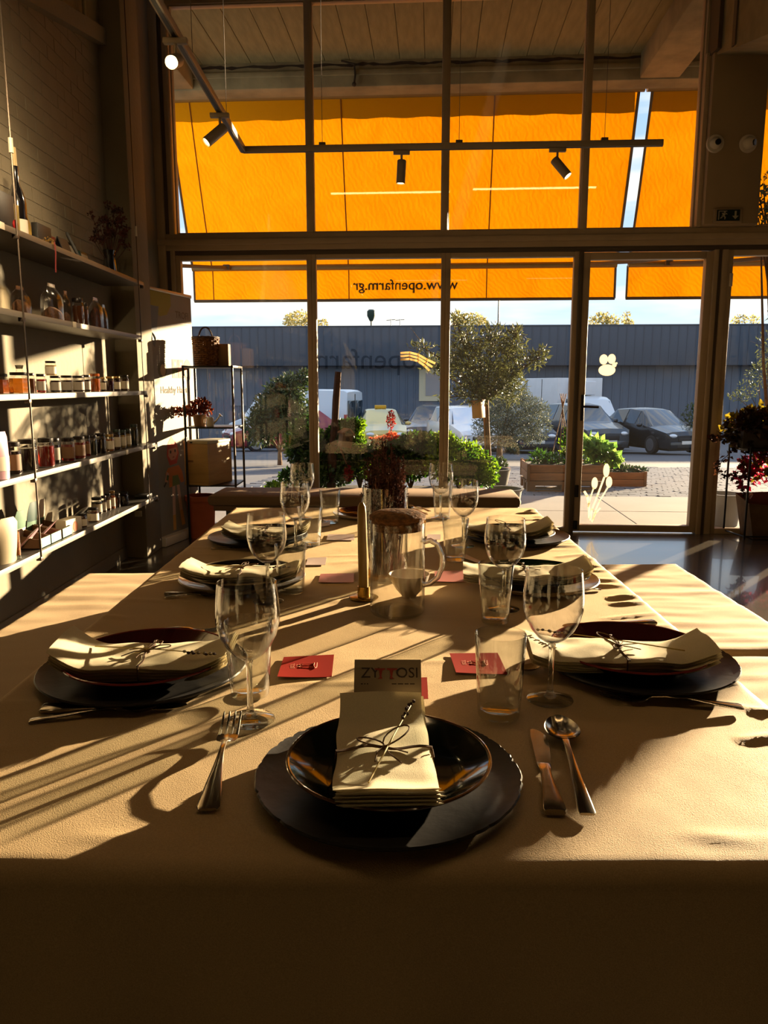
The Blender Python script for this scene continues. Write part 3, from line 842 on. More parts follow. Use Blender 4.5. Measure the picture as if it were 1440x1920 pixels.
# trees and shrubs in the yard
def yard_tree(name, label, blobs_px, base_px, ln, wd, m, seed, dens, trunk=.05, cat='tree', group=None, v=None, **kw):
    if v is None: u, v, z = on_ground(*base_px)
    else: u, z = on_v(base_px[0], base_px[1], v)
    t = thing(name, label, cat, FM, group)
    bl = []
    for (x, y, rx, ry) in blobs_px:
        c = FP(x, y, v); ru = abs(FP(x + rx, y, v).x - c.x); rz = abs(FP(x, y - ry, v).z - c.z)
        bl.append(((c.x, v + rnd.uniform(-.3, .3) * ru, c.z), (ru, max(ru, rz) * .9, rz), max(60, int(dens * rx * ry / 400))))
    foliage(t, bl, ln, wd, m, seed, **kw)
    tips = [b[0] for b in bl]
    cz = min(b[0][2] for b in bl); bz = ground_z(v) if trunk else z
    mid = Vector((u, v, bz + (cz - bz) * .6))
    Geo().tube([(u, v, bz - .02), mid], [trunk, trunk * .7], 8).obj('trunk', M_bark, t)
    branches(t, mid, tips, trunk * .5, M_bark, 'branches', seed, 2)
    return t
yard_tree('shrub', 'big dark green shrub outside the first pane, left of white van', [(520, 775, 48, 45), (490, 800, 32, 35), (560, 790, 28, 45), (545, 730, 30, 28), (570, 708, 14, 14), (575, 830, 30, 30), (515, 735, 18, 20)], (525, 872), .13, .05, M_dkgreen, 41, 420, .06, 'shrub', shell=.5)
yard_tree('grey_olive', 'grey-leaved round olive tree in the yard behind the standard', [(960, 785, 62, 55), (930, 800, 45, 40), (1000, 790, 35, 45), (955, 740, 40, 25)], (936, 862), .10, .025, M_grey, 42, 500, .09)
yard_tree('shrub', 'loose green shrub in front of the black hatchback at the right post', [(1300, 790, 24, 32), (1318, 770, 22, 28), (1285, 800, 14, 14), (1325, 810, 20, 25)], (1312, 850), .16, .05, M_dkgreen, 43, 150, .05, 'shrub')
yard_tree('shrub', 'thin yellowing shrub seen past the door post above flowers', [(1425, 700, 24, 30), (1400, 730, 20, 20), (1435, 650, 16, 30), (1385, 745, 18, 10)], (1420, 850), .14, .045, M_olive, 44, 110, .05, 'shrub')
for i, (bl, lab, dn) in enumerate((([(562, 600, 28, 16), (545, 606, 14, 10), (578, 604, 12, 10)], 'sunlit tree crown over the warehouse roof left of first mullion', 170),
                      ([(605, 607, 11, 8)], 'tiny pale tree crown over the roof right of first mullion', 200),
                      ([(880, 602, 30, 14), (858, 598, 12, 14), (900, 606, 16, 9)], 'tree crown over the roof behind the olive standard', 160),
                      ([(1128, 600, 18, 13), (1145, 602, 16, 10), (1112, 604, 8, 9)], 'rounded tree crown over the roof through the door', 170),
                      ([(1174, 600, 7, 14), (1180, 605, 7, 7)], 'narrow tree top over the roof through the door', 150),
                      ([(1388, 602, 14, 12), (1415, 602, 10, 10)], 'sparse tree top over the roof past the door', 120))):
    yard_tree('far_tree', lab, bl, (bl[0][0], 640), .34, .2, leaf_mat('far_leaf_%d' % i, '7c7440', 'b6a866', .5, .6, .8), 50 + i, dn * 2, .2, v=VWH + 24)

# wooden pallet-collar planters
def collar_box(label, u, v, z, rz, w, d, boards, pallet, seed):
    t = thing('pallet_planter', label, 'planter', FM @ T(u, v, z) @ RZ(rz))
    z0 = .145 if pallet else 0.0
    bh_ = .10
    for k_ in range(boards):
        for (lo, hi) in (((0, 0), (w, .022)), ((0, d - .022), (w, d)), ((0, .022), (.022, d - .022)), ((w - .022, .022), (w, d - .022))):
            boxo('board', (lo[0], lo[1], z0 + k_ * bh_ + .003), (hi[0], hi[1], z0 + (k_ + 1) * bh_ - .003), M_wood, t, bev=.003)
    for (x, y) in ((-.008, -.008), (w - .03, -.008), (-.008, d - .03), (w - .03, d - .03)):
        boxo('corner_post', (x, y, z0 - .01), (x + .038, y + .038, z0 + boards * bh_ + .01), M_woodp, t, bev=.003)
    boxo('soil', (.022, .022, z0 + .02), (w - .022, d - .022, z0 + boards * bh_ - .02), M_soil, t)
    if pallet:
        for k_ in range(3):
            x = k_ * (w - .1) / 2
            for y in (0, d / 2 - .05, d - .1): boxo('pallet_block', (x, y, .022), (x + .1, y + .1, .1), M_woodp, t)
            boxo('pallet_runner', (0, k_ * (d - .1) / 2, 0), (w, k_ * (d - .1) / 2 + .1, .022), M_woodp, t)
        for k_ in range(5): boxo('pallet_deck', (0, k_ * (d - .1) / 4, .1), (w, k_ * (d - .1) / 4 + .1, .122), M_woodp, t)
        boxo('pallet_deck', (0, -.004, .1), (w, .02, .14), M_woodp, t)
    return t, z0 + boards * bh_
u1, v1, z1_ = on_ground(985, 924); u2, v2, z2_ = on_ground(1128, 924)
wbox = u2 - u1
pb1, zt1 = collar_box('wooden collar planter on a pallet left of the door post', u1 + .02, v1, z1_ + .005, .0, wbox, .75, 2, True, 1)
u3, v3, z3_ = on_ground(1134, 916); u4, v4, _ = on_ground(1214, 916)
pb2, zt2 = collar_box('lower wooden collar planter seen through the glass door', u3, v3 + .15, z3_ + .005, 0, (u4 - u3), .7, 2, False, 2)
M_lett = leaf_mat('lettuce_leaf', '4f7a2c', '8fae52', .5, .5, 8)
def at_box(px, py, v): return FP(px, py, v)
vb = v1 + .35
bush('lettuce', 'broad pale green lettuce in the planter just inside the door view', 'plant', [(1135, 850, 20, 18), (1115, 845, 12, 14), (1150, 858, 10, 10)], vb, .10, .11, M_lett, 61, (1125, 872), 190)
bush('leafy_plant', 'upright green leaves in the planter behind the door post', 'plant', [(1100, 845, 12, 22), (1120, 838, 12, 16)], vb + .1, .12, .07, M_lett, 62, (1108, 872), 210)
bush('leafy_plant', 'grassy green sprouts at the left of pallet planter', 'plant', [(1015, 858, 14, 10), (1040, 862, 18, 8), (1002, 862, 8, 8), (1065, 860, 14, 8)], vb, .10, .02, M_greend, 63, (1030, 872), 900)
bush('bean_plant', 'yellowing bean plant climbing the cane teepee', 'plant', [(1062, 835, 10, 24), (1068, 815, 8, 14)], vb + .05, .07, .045, M_green, 64, (1062, 872), 420)
bush('trailing_plant', 'dark green mat trailing over the lower planter', 'plant', [(1165, 880, 28, 7), (1195, 882, 18, 5), (1150, 873, 12, 8)], v3 + .35, .05, .03, M_dkgreen, 65, (1170, 888), 1100)
t = thing('cane_teepee', 'teepee of pale canes standing in the pallet planter', 'plant support', FM)
for (px_, py_) in ((1034, 850), (1048, 860), (1060, 862), (1070, 852)):
    b = FP(px_, py_ + 8, vb); Geo().tube([b, FP(1056, 738, vb) + Vector(((px_ - 1052) * -.002, 0, 0))], .006, 5).obj('cane', M_woodp, t)
u5, v5, z5_ = on_ground(935, 905)
tag(Geo().lathe([(0, 0), (.10, 0), (.14, .2), (.15, .22), (.12, .22), (0, .18)], 20, T(u5 + .02, v5, z5_)).obj('terracotta_pot', M_terra, None, FM), 'small terracotta pot in the yard right of the olive trunk', 'pot')
bush('potted_herb', 'low bushy herb in the terracotta pot by the olive trunk', 'plant', [(935, 872, 16, 14), (925, 880, 10, 8)], v5, .06, .03, M_dkgreen, 66, (937, 893), 900)
bush('weed_tuft', 'weed tuft at the edge of the yard by the blue car', 'plant', [(965, 842, 12, 10)], on_ground(965, 852)[1], .12, .03, M_dkgreen, 67, (965, 852), 300)

# ------------------------------------------------------------------ vehicles
M_tyre = pm('tyre', '17171a', .85)
M_rim = pm('wheel_rim', '8d9096', .35, .8)
M_carglass = pm('car_glass', '1c2a35', .08, 0, spec=.8)
M_lamp = pm('headlamp', 'd9dde0', .15, .3)
M_tail = pm('tail_lamp', '9a1410', .25)
M_trimb = pm('black_plastic', '151618', .6)
M_plate = pm('number_plate', 'dcdcd4', .5)
def vehicle(name, label, cat, u, v, heading, paint, L_, W_, stations, glass_pairs, wind=None, wheel_r=.31, wheel_x=(.85, 3.4), rear_plate=False, scale=1.0, extra=None, tail=None):
    """stations: (x, z_belt, z_top, half width at belt, half width at top); x runs front to back; front looks along -y"""
    z = ground_z(v) + .01
    t = thing(name, label, cat, FM @ T(u, v, z) @ RZ(heading) @ SC(scale, scale, scale))
    zb = .20
    g = Geo(); v_ = []; f_ = []
    for (x, zbe, zto, hb, ht) in stations:
        zm = zb + (zbe - zb) * .45
        ring = [(-hb * .93, zb), (-hb * 1.0, zm), (-hb * .97, zbe), (-ht, zto - .03), (-ht * .8, zto), (0, zto + .02), (ht * .8, zto), (ht, zto - .03), (hb * .97, zbe), (hb * 1.0, zm), (hb * .93, zb)]
        v_ += [(a, x, b) for a, b in ring]
    R_ = 11
    for i in range(len(stations) - 1):
        for j in range(R_):
            j2 = (j + 1) % R_
            f_.append((i * R_ + j, (i + 1) * R_ + j, (i + 1) * R_ + j2, i * R_ + j2))
    f_.append(tuple(range(R_))); f_.append(tuple(range(len(stations) * R_ - 1, (len(stations) - 1) * R_ - 1, -1)))
    g.add(v_, f_)
    body = g.obj('body', paint, t, T(0, 0, 0), smooth=28)
    P = lambda i, j: Vector(v_[i * R_ + j])
    def pane(a, b, c, d, ins=.10, off=.012, name='window'):
        n = (b - a).cross(d - a); n.normalize(); ce = (a + b + c + d) / 4
        if n.dot(ce - Vector((0, L_ / 2, .6))) < 0: n = -n
        q = [p.lerp(ce, ins) + n * off for p in (a, b, c, d)]
        q2 = [p - n * (off * 2) for p in q]
        Geo().add(q + q2, [(0, 1, 2, 3), (0, 4, 5, 1), (1, 5, 6, 2), (2, 6, 7, 3), (3, 7, 4, 0)]).obj(name, M_carglass, t, smooth=0)
    for (i, k, lo, hi) in glass_pairs:                   # side windows
        for sg in (0, 1):
            ja, jb = (2, 3) if sg == 0 else (8, 7)
            a = P(i, ja); b = P(k, ja); c = P(k, jb); d = P(i, jb)
            q = [a.lerp(b, lo), a.lerp(b, hi), d.lerp(c, hi), d.lerp(c, lo)]
            if sg == 0: q = [q[0], q[3], q[2], q[1]]
            pane(*q, ins=.09)
    if wind:
        for (i, k) in wind:                               # windscreen (front) / rear screen
            q = [P(i, 3 if i > k else 2), P(i, 7 if i > k else 8), P(k, 7 if i < k else 8), P(k, 3 if i < k else 2)]
            if i < k: q = [P(i, 2), P(i, 8), P(k, 7), P(k, 3)]
            else: q = [P(i, 8), P(i, 2), P(k, 3), P(k, 7)]
            pane(*q, ins=.09, name='windscreen' if i < k else 'rear_screen')
    x0 = stations[0][0]; hb0 = stations[0][3]; zbf = stations[0][1]
    for sx in (-1, 1):
        Geo().ball((0, 0, 0), (.16, .10, .075), T(sx * hb0 * .76, x0 + .06, zbf + .02)).obj('headlamp', M_lamp, t)
        xe = stations[-1][0]; he = stations[-1][3]; ze = stations[-1][1]
        if tail: boxo('tail_lamp', (sx * he * .93 - .06, xe - .10, tail[0]), (sx * he * .93 + .06, xe + .02, tail[1]), M_tail, t, bev=.01)
        else: Geo().ball((0, 0, 0), (.13, .08, .09), T(sx * he * .8, xe - .03, ze - .02)).obj('tail_lamp', M_tail, t)
        xm = stations[wind[0][0]][0] + .35 if wind else 1.4
        hm = stations[2][3]
        Geo().ball((0, 0, 0), (.12, .06, .075), T(sx * (hm + .10), xm, stations[2][1] + .08)).obj('mirror', paint, t)
    boxo('bumper', (-hb0 * .95, x0 - .05, zb), (hb0 * .95, x0 + .2, zb + .24), paint, t, bev=.05)
    boxo('grille', (-hb0 * .5, x0 - .015, zbf - .20), (hb0 * .5, x0 + .02, zbf - .04), M_trimb, t, bev=.01)
    boxo('lower_grille', (-hb0 * .6, x0 - .056, zb + .03), (hb0 * .6, x0 - .03, zb + .13), M_trimb, t, bev=.01)
    boxo('number_plate', (-.26, x0 - .07, zb + .15), (.26, x0 - .05, zb + .26), M_plate, t, bev=.004)
    if rear_plate: boxo('number_plate', (-.26, xe + .002, zb + .25), (.26, xe + .022, zb + .36), M_plate, t, bev=.004)
    boxo('underbody', (-hb0 * .85, x0 + .15, .12), (hb0 * .85, stations[-1][0] - .15, zb + .05), M_trimb, t)
    mw = max(s[3] for s in stations)
    for wx in wheel_x:
        for sx in (-1, 1):
            w = Geo().lathe([(.12, -.1), (wheel_r * .68, -.1), (wheel_r * .97, -.09), (wheel_r, -.05), (wheel_r, .05), (wheel_r * .97, .09), (wheel_r * .68, .1), (.12, .1)], 22, RY(PI / 2)).obj('wheel', M_tyre, t, T(sx * (mw - .08), wx, wheel_r - .01))
            r_ = Geo().lathe([(0, .05), (.06, .05), (.1, .03), (wheel_r * .62, .06), (wheel_r * .68, .102)], 20, RY(PI / 2 * sx))
            r_.obj('rim', M_rim, w)
    if extra: extra(t, stations)
    return t
def paint(name, c, rough=.25): return pm(name, c, rough, .25, coat=.6)
SUV = [(0, .66, .68, .74, .66), (.12, .80, .84, .82, .70), (.95, .98, 1.02, .88, .72), (1.10, 1.0, 1.05, .88, .70), (1.85, 1.02, 1.60, .89, .60), (2.6, 1.03, 1.66, .90, .62), (3.7, 1.04, 1.62, .89, .60), (4.15, 1.04, 1.10, .86, .72), (4.3, .80, .84, .82, .70)]
HAT = [(0, .60, .62, .70, .60), (.12, .72, .75, .78, .66), (.85, .86, .90, .84, .68), (1.0, .88, .93, .84, .66), (1.75, .92, 1.42, .85, .56), (2.4, .94, 1.48, .86, .58), (3.3, .96, 1.43, .85, .56), (3.85, .96, 1.02, .80, .66), (4.0, .74, .78, .78, .66)]
SED = [(0, .58, .60, .70, .60), (.12, .70, .73, .78, .66), (1.0, .84, .88, .86, .70), (1.2, .86, .92, .86, .68), (2.0, .90, 1.38, .87, .56), (2.7, .92, 1.42, .87, .58), (3.4, .92, 1.36, .86, .56), (4.0, .92, .98, .84, .70), (4.55, .88, .92, .80, .68)]
GP = [(4, 5, .04, .96), (5, 6, .04, .96)]
WS = [(3, 4), (7, 6)]
def park(px, v): return on_v(px, 800, v)[0], v, 0
u, v, _ = park(908, 18.3)
vehicle('car', 'white crossover facing the window beside the second mullion', 'car', u - .05, v, math.radians(17), paint('white_paint_car', 'dfe3e8'), 4.3, 1.8, SUV, GP, WS, .33, (.85, 3.4), scale=.89)
u, v, _ = park(1138, 19.4)
vehicle('car', 'dark grey station wagon facing out, framed by the glass door', 'car', u + .1, v, math.radians(16), paint('slate_paint', '39424a'), 4.3, 1.8, SUV, GP, WS, .33, (.85, 3.4), scale=.97)
u, v, _ = park(1008, 19.2)
vehicle('car', 'dark blue saloon half hidden by the grey olive', 'car', u, v, math.radians(10), paint('navy_paint', '202d45'), 4.5, 1.8, SED, GP, WS, .31, (.85, 3.6), scale=.95)
u, v, _ = park(1285, 18.8)
vehicle('car', 'black hatchback in three quarter view at the right of door', 'car', u + .1, v, math.radians(20), paint('black_paint', '1a2028'), 4.0, 1.75, HAT, GP, WS, .31, (.8, 3.2), scale=.97)
u, v, _ = park(1160, 25.5)
vehicle('car', 'black car parked behind, between grey wagon and hatchback', 'car', u + .3, v, math.radians(105), paint('black_paint_far', '14171c'), 4.0, 1.75, HAT, GP, WS, .31, (.8, 3.2))
u, v, _ = park(795, 26)
vehicle('car', 'dark sport utility parked between the taxi and white crossover', 'car', u, v, math.radians(-8), paint('dark_bronze_paint', '2c3238'), 4.3, 1.8, SUV, GP, WS, .33, (.85, 3.4), scale=1.05)
M_taxi = paint('taxi_paint', 'c2b26a')
def taxi_extra(t, st): boxo('roof_sign', (-.22, 2.45, 1.43), (.22, 2.6, 1.56), pm('taxi_sign', 'c89a20', .4), t, bev=.02)
u, v, _ = park(723, 20.5)
vehicle('car', 'pale yellow taxi with roof sign behind the red flower', 'car', u, v, math.radians(8), M_taxi, 4.5, 1.8, SED, GP, WS, .31, (.85, 3.6), extra=taxi_extra)
u, v, _ = park(425, 20.5)
vehicle('car', 'faded red hatchback at the left, behind the metal rack', 'car', u, v, math.radians(-60), paint('red_paint', '8a2a34'), 4.0, 1.75, HAT, GP, WS, .31, (.8, 3.2))
VAN = [(0, .9, .95, .86, .8), (.1, 1.05, 1.1, .9, .82), (.7, 1.25, 1.32, .95, .84), (1.45, 1.3, 2.25, .97, .78), (1.9, 1.3, 2.45, .98, .82), (3.2, 1.3, 2.48, .98, .82), (5.3, 1.3, 2.46, .97, .82), (5.45, 1.28, 2.38, .95, .80)]
def van_extra(t, st):
    for sx in (-1, 1):
        boxo('rear_window', (sx * .43 - .33, 5.44, 1.35), (sx * .43 + .33, 5.50, 2.05), M_carglass, t, bev=.03)
    boxo('door_seam', (-.012, 5.44, .4), (.012, 5.475, 2.3), M_trimb, t)
    boxo('rear_bumper', (-.9, 5.38, .3), (.9, 5.55, .5), M_trimb, t, bev=.03)
u, v, _ = park(668, 25)
vehicle('van', 'white panel van seen from behind, beyond the leaning post', 'van', u - 5.29, v + 1.5, math.radians(-106), paint('white_van_paint', 'ccd6e0', .4), 5.5, 2.0, VAN, [(3, 4, .1, .95)], [(2, 3)], .34, (.95, 4.4), rear_plate=True, scale=1.0, extra=van_extra, tail=(.9, 1.5))
TRK = [(0, .95, 1.0, .9, .84), (.08, 1.1, 1.16, .96, .88), (.35, 1.22, 1.3, 1.0, .9), (.85, 1.25, 2.05, 1.0, .84), (1.2, 1.25, 2.18, 1.0, .88), (1.75, 1.25, 2.18, 1.0, .88), (1.85, 1.2, 2.1, .98, .86)]
M_boxw = pm('white_box_body', 'd6d8da', .5, vary=.06, vscale=3)
def trk_extra(t, st):
    boxo('cargo_box', (-1.15, 1.95, .75), (1.15, 6.2, 3.0), M_boxw, t, bev=.03)
    for y in (3.3, 4.7):
        for sx in (-1, 1): boxo('side_seam', (sx * 1.15 - .012, y, .8), (sx * 1.15 + .012, y + .03, 2.95), M_trimb, t)
    boxo('cooling_unit', (-.62, 1.62, 2.25), (.62, 1.97, 2.85), M_boxw, t, bev=.05)
    boxo('chassis', (-.5, 1.6, .4), (.5, 6.1, .75), M_trimb, t)
u, v, _ = park(1128, 27)
vehicle('truck', 'white refrigerated box truck behind the grey wagon', 'truck', u + .1, v, math.radians(22), paint('truck_paint', 'd8dce0', .35), 6.2, 2.0, TRK, [(3, 5, .08, .9)], [(2, 3)], .38, (.7, 5.0), scale=1.0, extra=trk_extra)
# ------------------------------------------------------------------ dining table and cloth
TZ = .752
M_cloth = cloth_mat('tan_tablecloth', 'a48d6a', 900, .3, .55, .7)
M_cush = cloth_mat('tan_seat_cover', '9a8568', 800, .2, .5, .75)
M_cush_d = cloth_mat('brown_cushion', '6a5540', 700, .2, .35, .8)
M_twood = pm('table_wood', '5a4128', .6, vary=.3, vscale=5)
X0, X1, Y0, Y1 = -.597, .577, .681, 2.95
dt = thing('dining_table', 'long dining table under the tan cloth', 'table', T(0, 1.8, 0))
boxo('tabletop', (X0 + .012, Y0 - 1.8 + .012, .715), (X1 - .012, Y1 - 1.8 - .012, .744), M_twood, dt, bev=.004)
for x in (X0 + .1, X1 - .16):
    for y in (Y0 - 1.8 + .1, Y1 - 1.8 - .16): boxo('leg', (x, y, 0), (x + .06, y + .06, .715), M_twood, dt, bev=.004)
from mathutils import noise as mn
def N(x, y, z=0.0): return mn.noise(Vector((x, y, z)))
def ridge(x, y, ax, ay, bx, by, w, h):
    """a crease running from a to b"""
    dx, dy = bx - ax, by - ay; l2 = dx * dx + dy * dy
    t = max(0, min(1, ((x - ax) * dx + (y - ay) * dy) / l2))
    d = math.hypot(x - ax - t * dx, y - ay - t * dy)
    return h * math.exp(-(d / w) ** 2) * math.sin(PI * min(1, max(0.02, t))) ** .5
creases = []
rc = random.Random(3)
for i in range(26):                     # ripples gathered along the right edge
    y = 1.0 + i * .075 + rc.uniform(-.02, .02)
    l = rc.uniform(.05, .16)
    creases.append((X1 - .005, y, X1 - l, y + rc.uniform(-.05, .01), rc.uniform(.006, .013), rc.uniform(.0025, .007)))
for i in range(14):
    y = .95 + i * .14 + rc.uniform(-.03, .03); l = rc.uniform(.06, .2)
    creases.append((X0 + .005, y, X0 + l, y + rc.uniform(-.04, .03), rc.uniform(.008, .016), rc.uniform(.001, .0035)))
for i in range(22):
    x = rc.uniform(X0, X1); y = rc.uniform(.75, 2.8); a = rc.uniform(-.5, .5); l = rc.uniform(.08, .3)
    creases.append((x, y, x + l * math.cos(a), y + l * math.sin(a), rc.uniform(.006, .02), rc.uniform(.0006, .002)))
creases += [(-.33, .740, -.20, .733, .010, .0016), (.30, .742, .44, .734, .010, .0018)]
def cz(x, y):
    z = .0014 * N(x * 3.1, y * 2.3, 1) + .0007 * N(x * 9, y * 8, 2) + .0003 * N(x * 30, y * 26, 3)
    z += .0012 * N(x * 1.5 + 4, y * 12, 5) * max(0, abs(x - (X0 + X1) / 2) / .58) ** 2
    for (ax, ay, bx, by, w, h) in creases:
        if min(ax, bx) - .05 < x < max(ax, bx) + .05 and min(ay, by) - .05 < y < max(ay, by) + .05:
            z += ridge(x, y, ax, ay, bx, by, w, h)
    return z
def edge_curve(a, lo, hi, r, drop):
    """a in metres along the cloth; returns (position, height below top)"""
    if lo <= a <= hi: return a, 0.0
    e_ = lo - a if a < lo else a - hi; s = -1 if a < lo else 1; b = lo if a < lo else hi
    q = e_ / r
    if q < PI / 2: return b + s * r * math.sin(q), r * (1 - math.cos(q))
    return b + s * r, r + (e_ - r * PI / 2)
def axis(lo, hi, d0, d1, n_in, n_e, n_d, r):
    le = r * PI / 2
    a = [lo - le - d0 * (1 - i / n_d) for i in range(n_d)] + [lo - le * (1 - i / n_e) for i in range(n_e)]
    a += [lo + (hi - lo) * i / n_in for i in range(n_in)]
    return a + [hi + le * i / n_e for i in range(n_e)] + [hi + le + d1 * i / n_d for i in range(n_d + 1)]
rr_ = .022
ax_ = axis(X0 + rr_, X1 - rr_, .34, .34, 150, 5, 8, rr_); ay_ = axis(Y0 + rr_, Y1 - rr_, .64, .34, 260, 5, 10, rr_)
vs = []
for y in ay_:
    for x in ax_:
        px_, hx = edge_curve(x, X0 + rr_, X1 - rr_, rr_, 0); py_, hy = edge_curve(y, Y0 + rr_, Y1 - rr_, rr_, 0)
        h = max(hx, hy)
        k = min(1, h / .06)
        if hx > hy: px_ += (.010 * math.sin(y * 21) + .006 * math.sin(y * 47 + 1)) * k * (1 if px_ > 0 else -1) * min(1, hx / .3)
        elif hy > hx: py_ += (.010 * math.sin(x * 17 + 1) + .005 * math.sin(x * 39)) * k * (1 if py_ > 1.8 else -1) * min(1, hy / .3)
        # the cloth edge sways a little so the table line is not ruler-straight
        sway = .004 * N(px_ * 3, 9.1) if hy > 0 or y < Y0 + .1 else 0
        vs.append((px_, py_ + sway, TZ - h + cz(px_, py_) * (1 - min(1, h / .02) * .6)))
nx_, ny_ = len(ax_), len(ay_)
g = Geo(); g.v = vs; g.f = [(j * nx_ + i, j * nx_ + i + 1, (j + 1) * nx_ + i + 1, (j + 1) * nx_ + i) for j in range(ny_ - 1) for i in range(nx_ - 1)]; g.mi = [0] * len(g.f)
tc_ = tag(g.obj('tablecloth', M_cloth, None, None, 60), 'tan cloth spread over the long table, creased along its right edge', 'tablecloth')
TT = TZ + .0012     # resting height

# benches along both sides
def bench(label, x0, x1, y0, y1, z, m, seed, group=None, lm=M_black):
    t = thing('bench', label, 'bench', T((x0 + x1) / 2, (y0 + y1) / 2, 0), group)
    w, d = (x1 - x0) / 2, (y1 - y0) / 2
    r = .018; drop = .09
    a1 = axis(-w + r, w - r, drop, drop, 40, 4, 4, r); a2 = axis(-d + r, d - r, drop, drop, 60, 4, 4, r)
    v = []
    for y in a2:
        for x in a1:
            px_, hx = edge_curve(x, -w + r, w - r, r, 0); py_, hy = edge_curve(y, -d + r, d - r, r, 0)
            h = max(hx, hy)
            wz = .003 * N(px_ * 2 + seed, py_ * 16, seed) + .002 * N(px_ * 7, py_ * 30, seed + 2) + .003 * N(px_ * 3, py_ * 3, seed)
            v.append((px_, py_, z - h + wz))
    n1 = len(a1); g = Geo(); g.v = v; g.f = [(j * n1 + i, j * n1 + i + 1, (j + 1) * n1 + i + 1, (j + 1) * n1 + i) for j in range(len(a2) - 1) for i in range(n1 - 1)]; g.mi = [0] * len(g.f)
    g.obj('seat_cover', m, t, None, 60)
    boxo('seat', (-w + .012, -d + .012, z - .075), (w - .012, d - .012, z - .008), M_twood, t, bev=.005)
    for x in (-w + .04, w - .09):
        for y in (-d + .06, d - .11): boxo('leg', (x, y, 0), (x + .05, y + .05, z - .075), lm, t, bev=.003)
    return t
bench('covered bench right of the table, sunlit far one', .70, 1.265, 2.15, 3.27, .452, M_cush, 1)
bench('covered bench right of the table, nearer the camera', .70, 1.265, .95, 2.12, .452, M_cush, 2)
bench('covered bench left of the table, by the shelf wall', -1.24, -.70, 1.3, 3.10, .452, M_cush, 3)
# upholstered bench across the far end, by the glass
fa = on_z(383, 938, .45); fb_ = on_z(976, 938, .45)
t = thing('window_bench', 'brown upholstered bench across the far end under the window', 'bench', T(0, fa.y, 0) @ RZ(-.045))
xa, xb = fa.x, fb_.x
g = Geo().box((xa, 0, .40), (xb, .46, .475), None, .03)
g.obj('cushion', M_cush_d, t)
boxo('seat_board', (xa + .04, .02, .365), (xb - .04, .44, .40), M_twood, t, bev=.004)
for x in (xa + .12, (xa + xb) / 2, xb - .18):
    for y in (.05, .36): boxo('leg', (x, y, 0), (x + .05, y + .05, .365), M_black, t)

# ------------------------------------------------------------------ tableware materials
M_slate = pm('dark_stoneware', '242120', .45, vary=.45, vscale=7, bump=.08, bscale=40, spec=.3)
M_teal = pm('dark_teal_glaze', '0a1414', .1, vary=.5, vscale=10, coat=.25)
M_brownrim = pm('brown_glaze_rim', '4a2f12', .15, coat=.8)
M_dkred = pm('dark_red_glaze', '3a0c10', .1, vary=.3, vscale=12, coat=1.0)
M_redrim = pm('red_rim', '6a2420', .15, coat=.8)
M_beige = pm('beige_stoneware', '8a7a60', .35, vary=.2, vscale=15, coat=.3)
M_dkgl = pm('charcoal_glaze', '1c1a19', .12, vary=.3, vscale=10, coat=.9)
M_greengl = pm('bottle_green_glaze', '12281a', .1, vary=.4, vscale=9, coat=1.0)
M_rust = pm('rust_glaze', '5a2a18', .2, vary=.3, vscale=10, coat=.6)
M_wht = pm('white_glaze', 'c9bfb0', .2, coat=.5)
M_napkin = cloth_mat('cream_linen', 'cfc4a6', 1100, .25, .3, .8, .22, .08)
M_twine = pm('jute_twine', '5a3d1e', .9, vary=.4, vscale=300)
M_stem = pm('dry_stem', 'b09a52', .7)
M_bud = pm('dry_bud', '3c2a26', .9)
M_steel = pm('cutlery_steel', 'b9b0a2', .16, 1.0, vary=.12, vscale=40)
M_bowl = thin_glass('clear_glass', (.99, .99, .985), 1.4, 0, 1.5, edge=.5)
M_foot = thin_glass('clear_glass_foot', (.96, .96, .94), 1.5, .02, 1.55, edge=.3)
M_stemg = solid_glass('solid_glass', (.97, .97, .95), .3)
M_baseg = solid_glass('glass_base', (.97, .98, .96), .9)
M_tumb = thin_glass('tumbler_glass', (.975, .985, .975), 1.5, 0, 1.5, edge=.6)
M_cardr = pm('red_card', '8a1c0c', .9, spec=.05)
M_cardp = pm('pale_card', 'cdb8b0', .4)
M_cardpk = pm('pink_card', 'b06a62', .4)
M_cardk = pm('kraft_card', '8a7a62', .6)
M_print = pm('light_print', 'c87a5a', .8)
M_printd = pm('brown_print', '2e1c10', .7)
M_printr = pm('red_print', '8a2a18', .7)

def charger(label, c, R, m, chips, seed, group=None):
    t = thing('charger_plate', label, 'plate', T(c.x, c.y, TT) @ RZ(seed), group)
    rq = random.Random(seed)
    def rf(r, z, a, i):
        if r > R * .97:
            w = (.0008 * N(math.cos(a) * 9, math.sin(a) * 9, seed) - .0026 * max(0, N(math.cos(a) * 26, math.sin(a) * 26, seed) - .12) ) * chips
            return r + w, z + w * .5
        return r, z
    Geo().lathe([(0, 0), (R * .62, 0), (R * .9, .005), (R * .985, .0125), (R, .0155), (R * .99, .0175), (R * .93, .0135), (R * .64, .009), (0, .008)], 220, None, 0, False, rf).obj('dish', m, t)
    rim = m
    return t
def plate(label, c, R, z0, m, mrim, h=.026, group=None):
    t = thing('dinner_plate', label, 'plate', T(c.x, c.y, z0), group)
    Geo().lathe([(0, 0), (R * .55, 0), (R * .6, .002), (R * .8, h * .38), (R * .95, h * .85), (R, h), (R * .985, h + .0018), (R * .93, h * .92), (R * .76, h * .42), (R * .6, .0055), (0, .005)], 96).obj('dish', m, t)
    p = [(R * .992 + .0022 * math.cos(a), h + .0008 + .0018 * math.sin(a)) for a in [2 * PI * i / 8 for i in range(8)]]
    Geo().lathe(p, 96, closed=True).obj('glazed_rim', mrim, t)
    return t
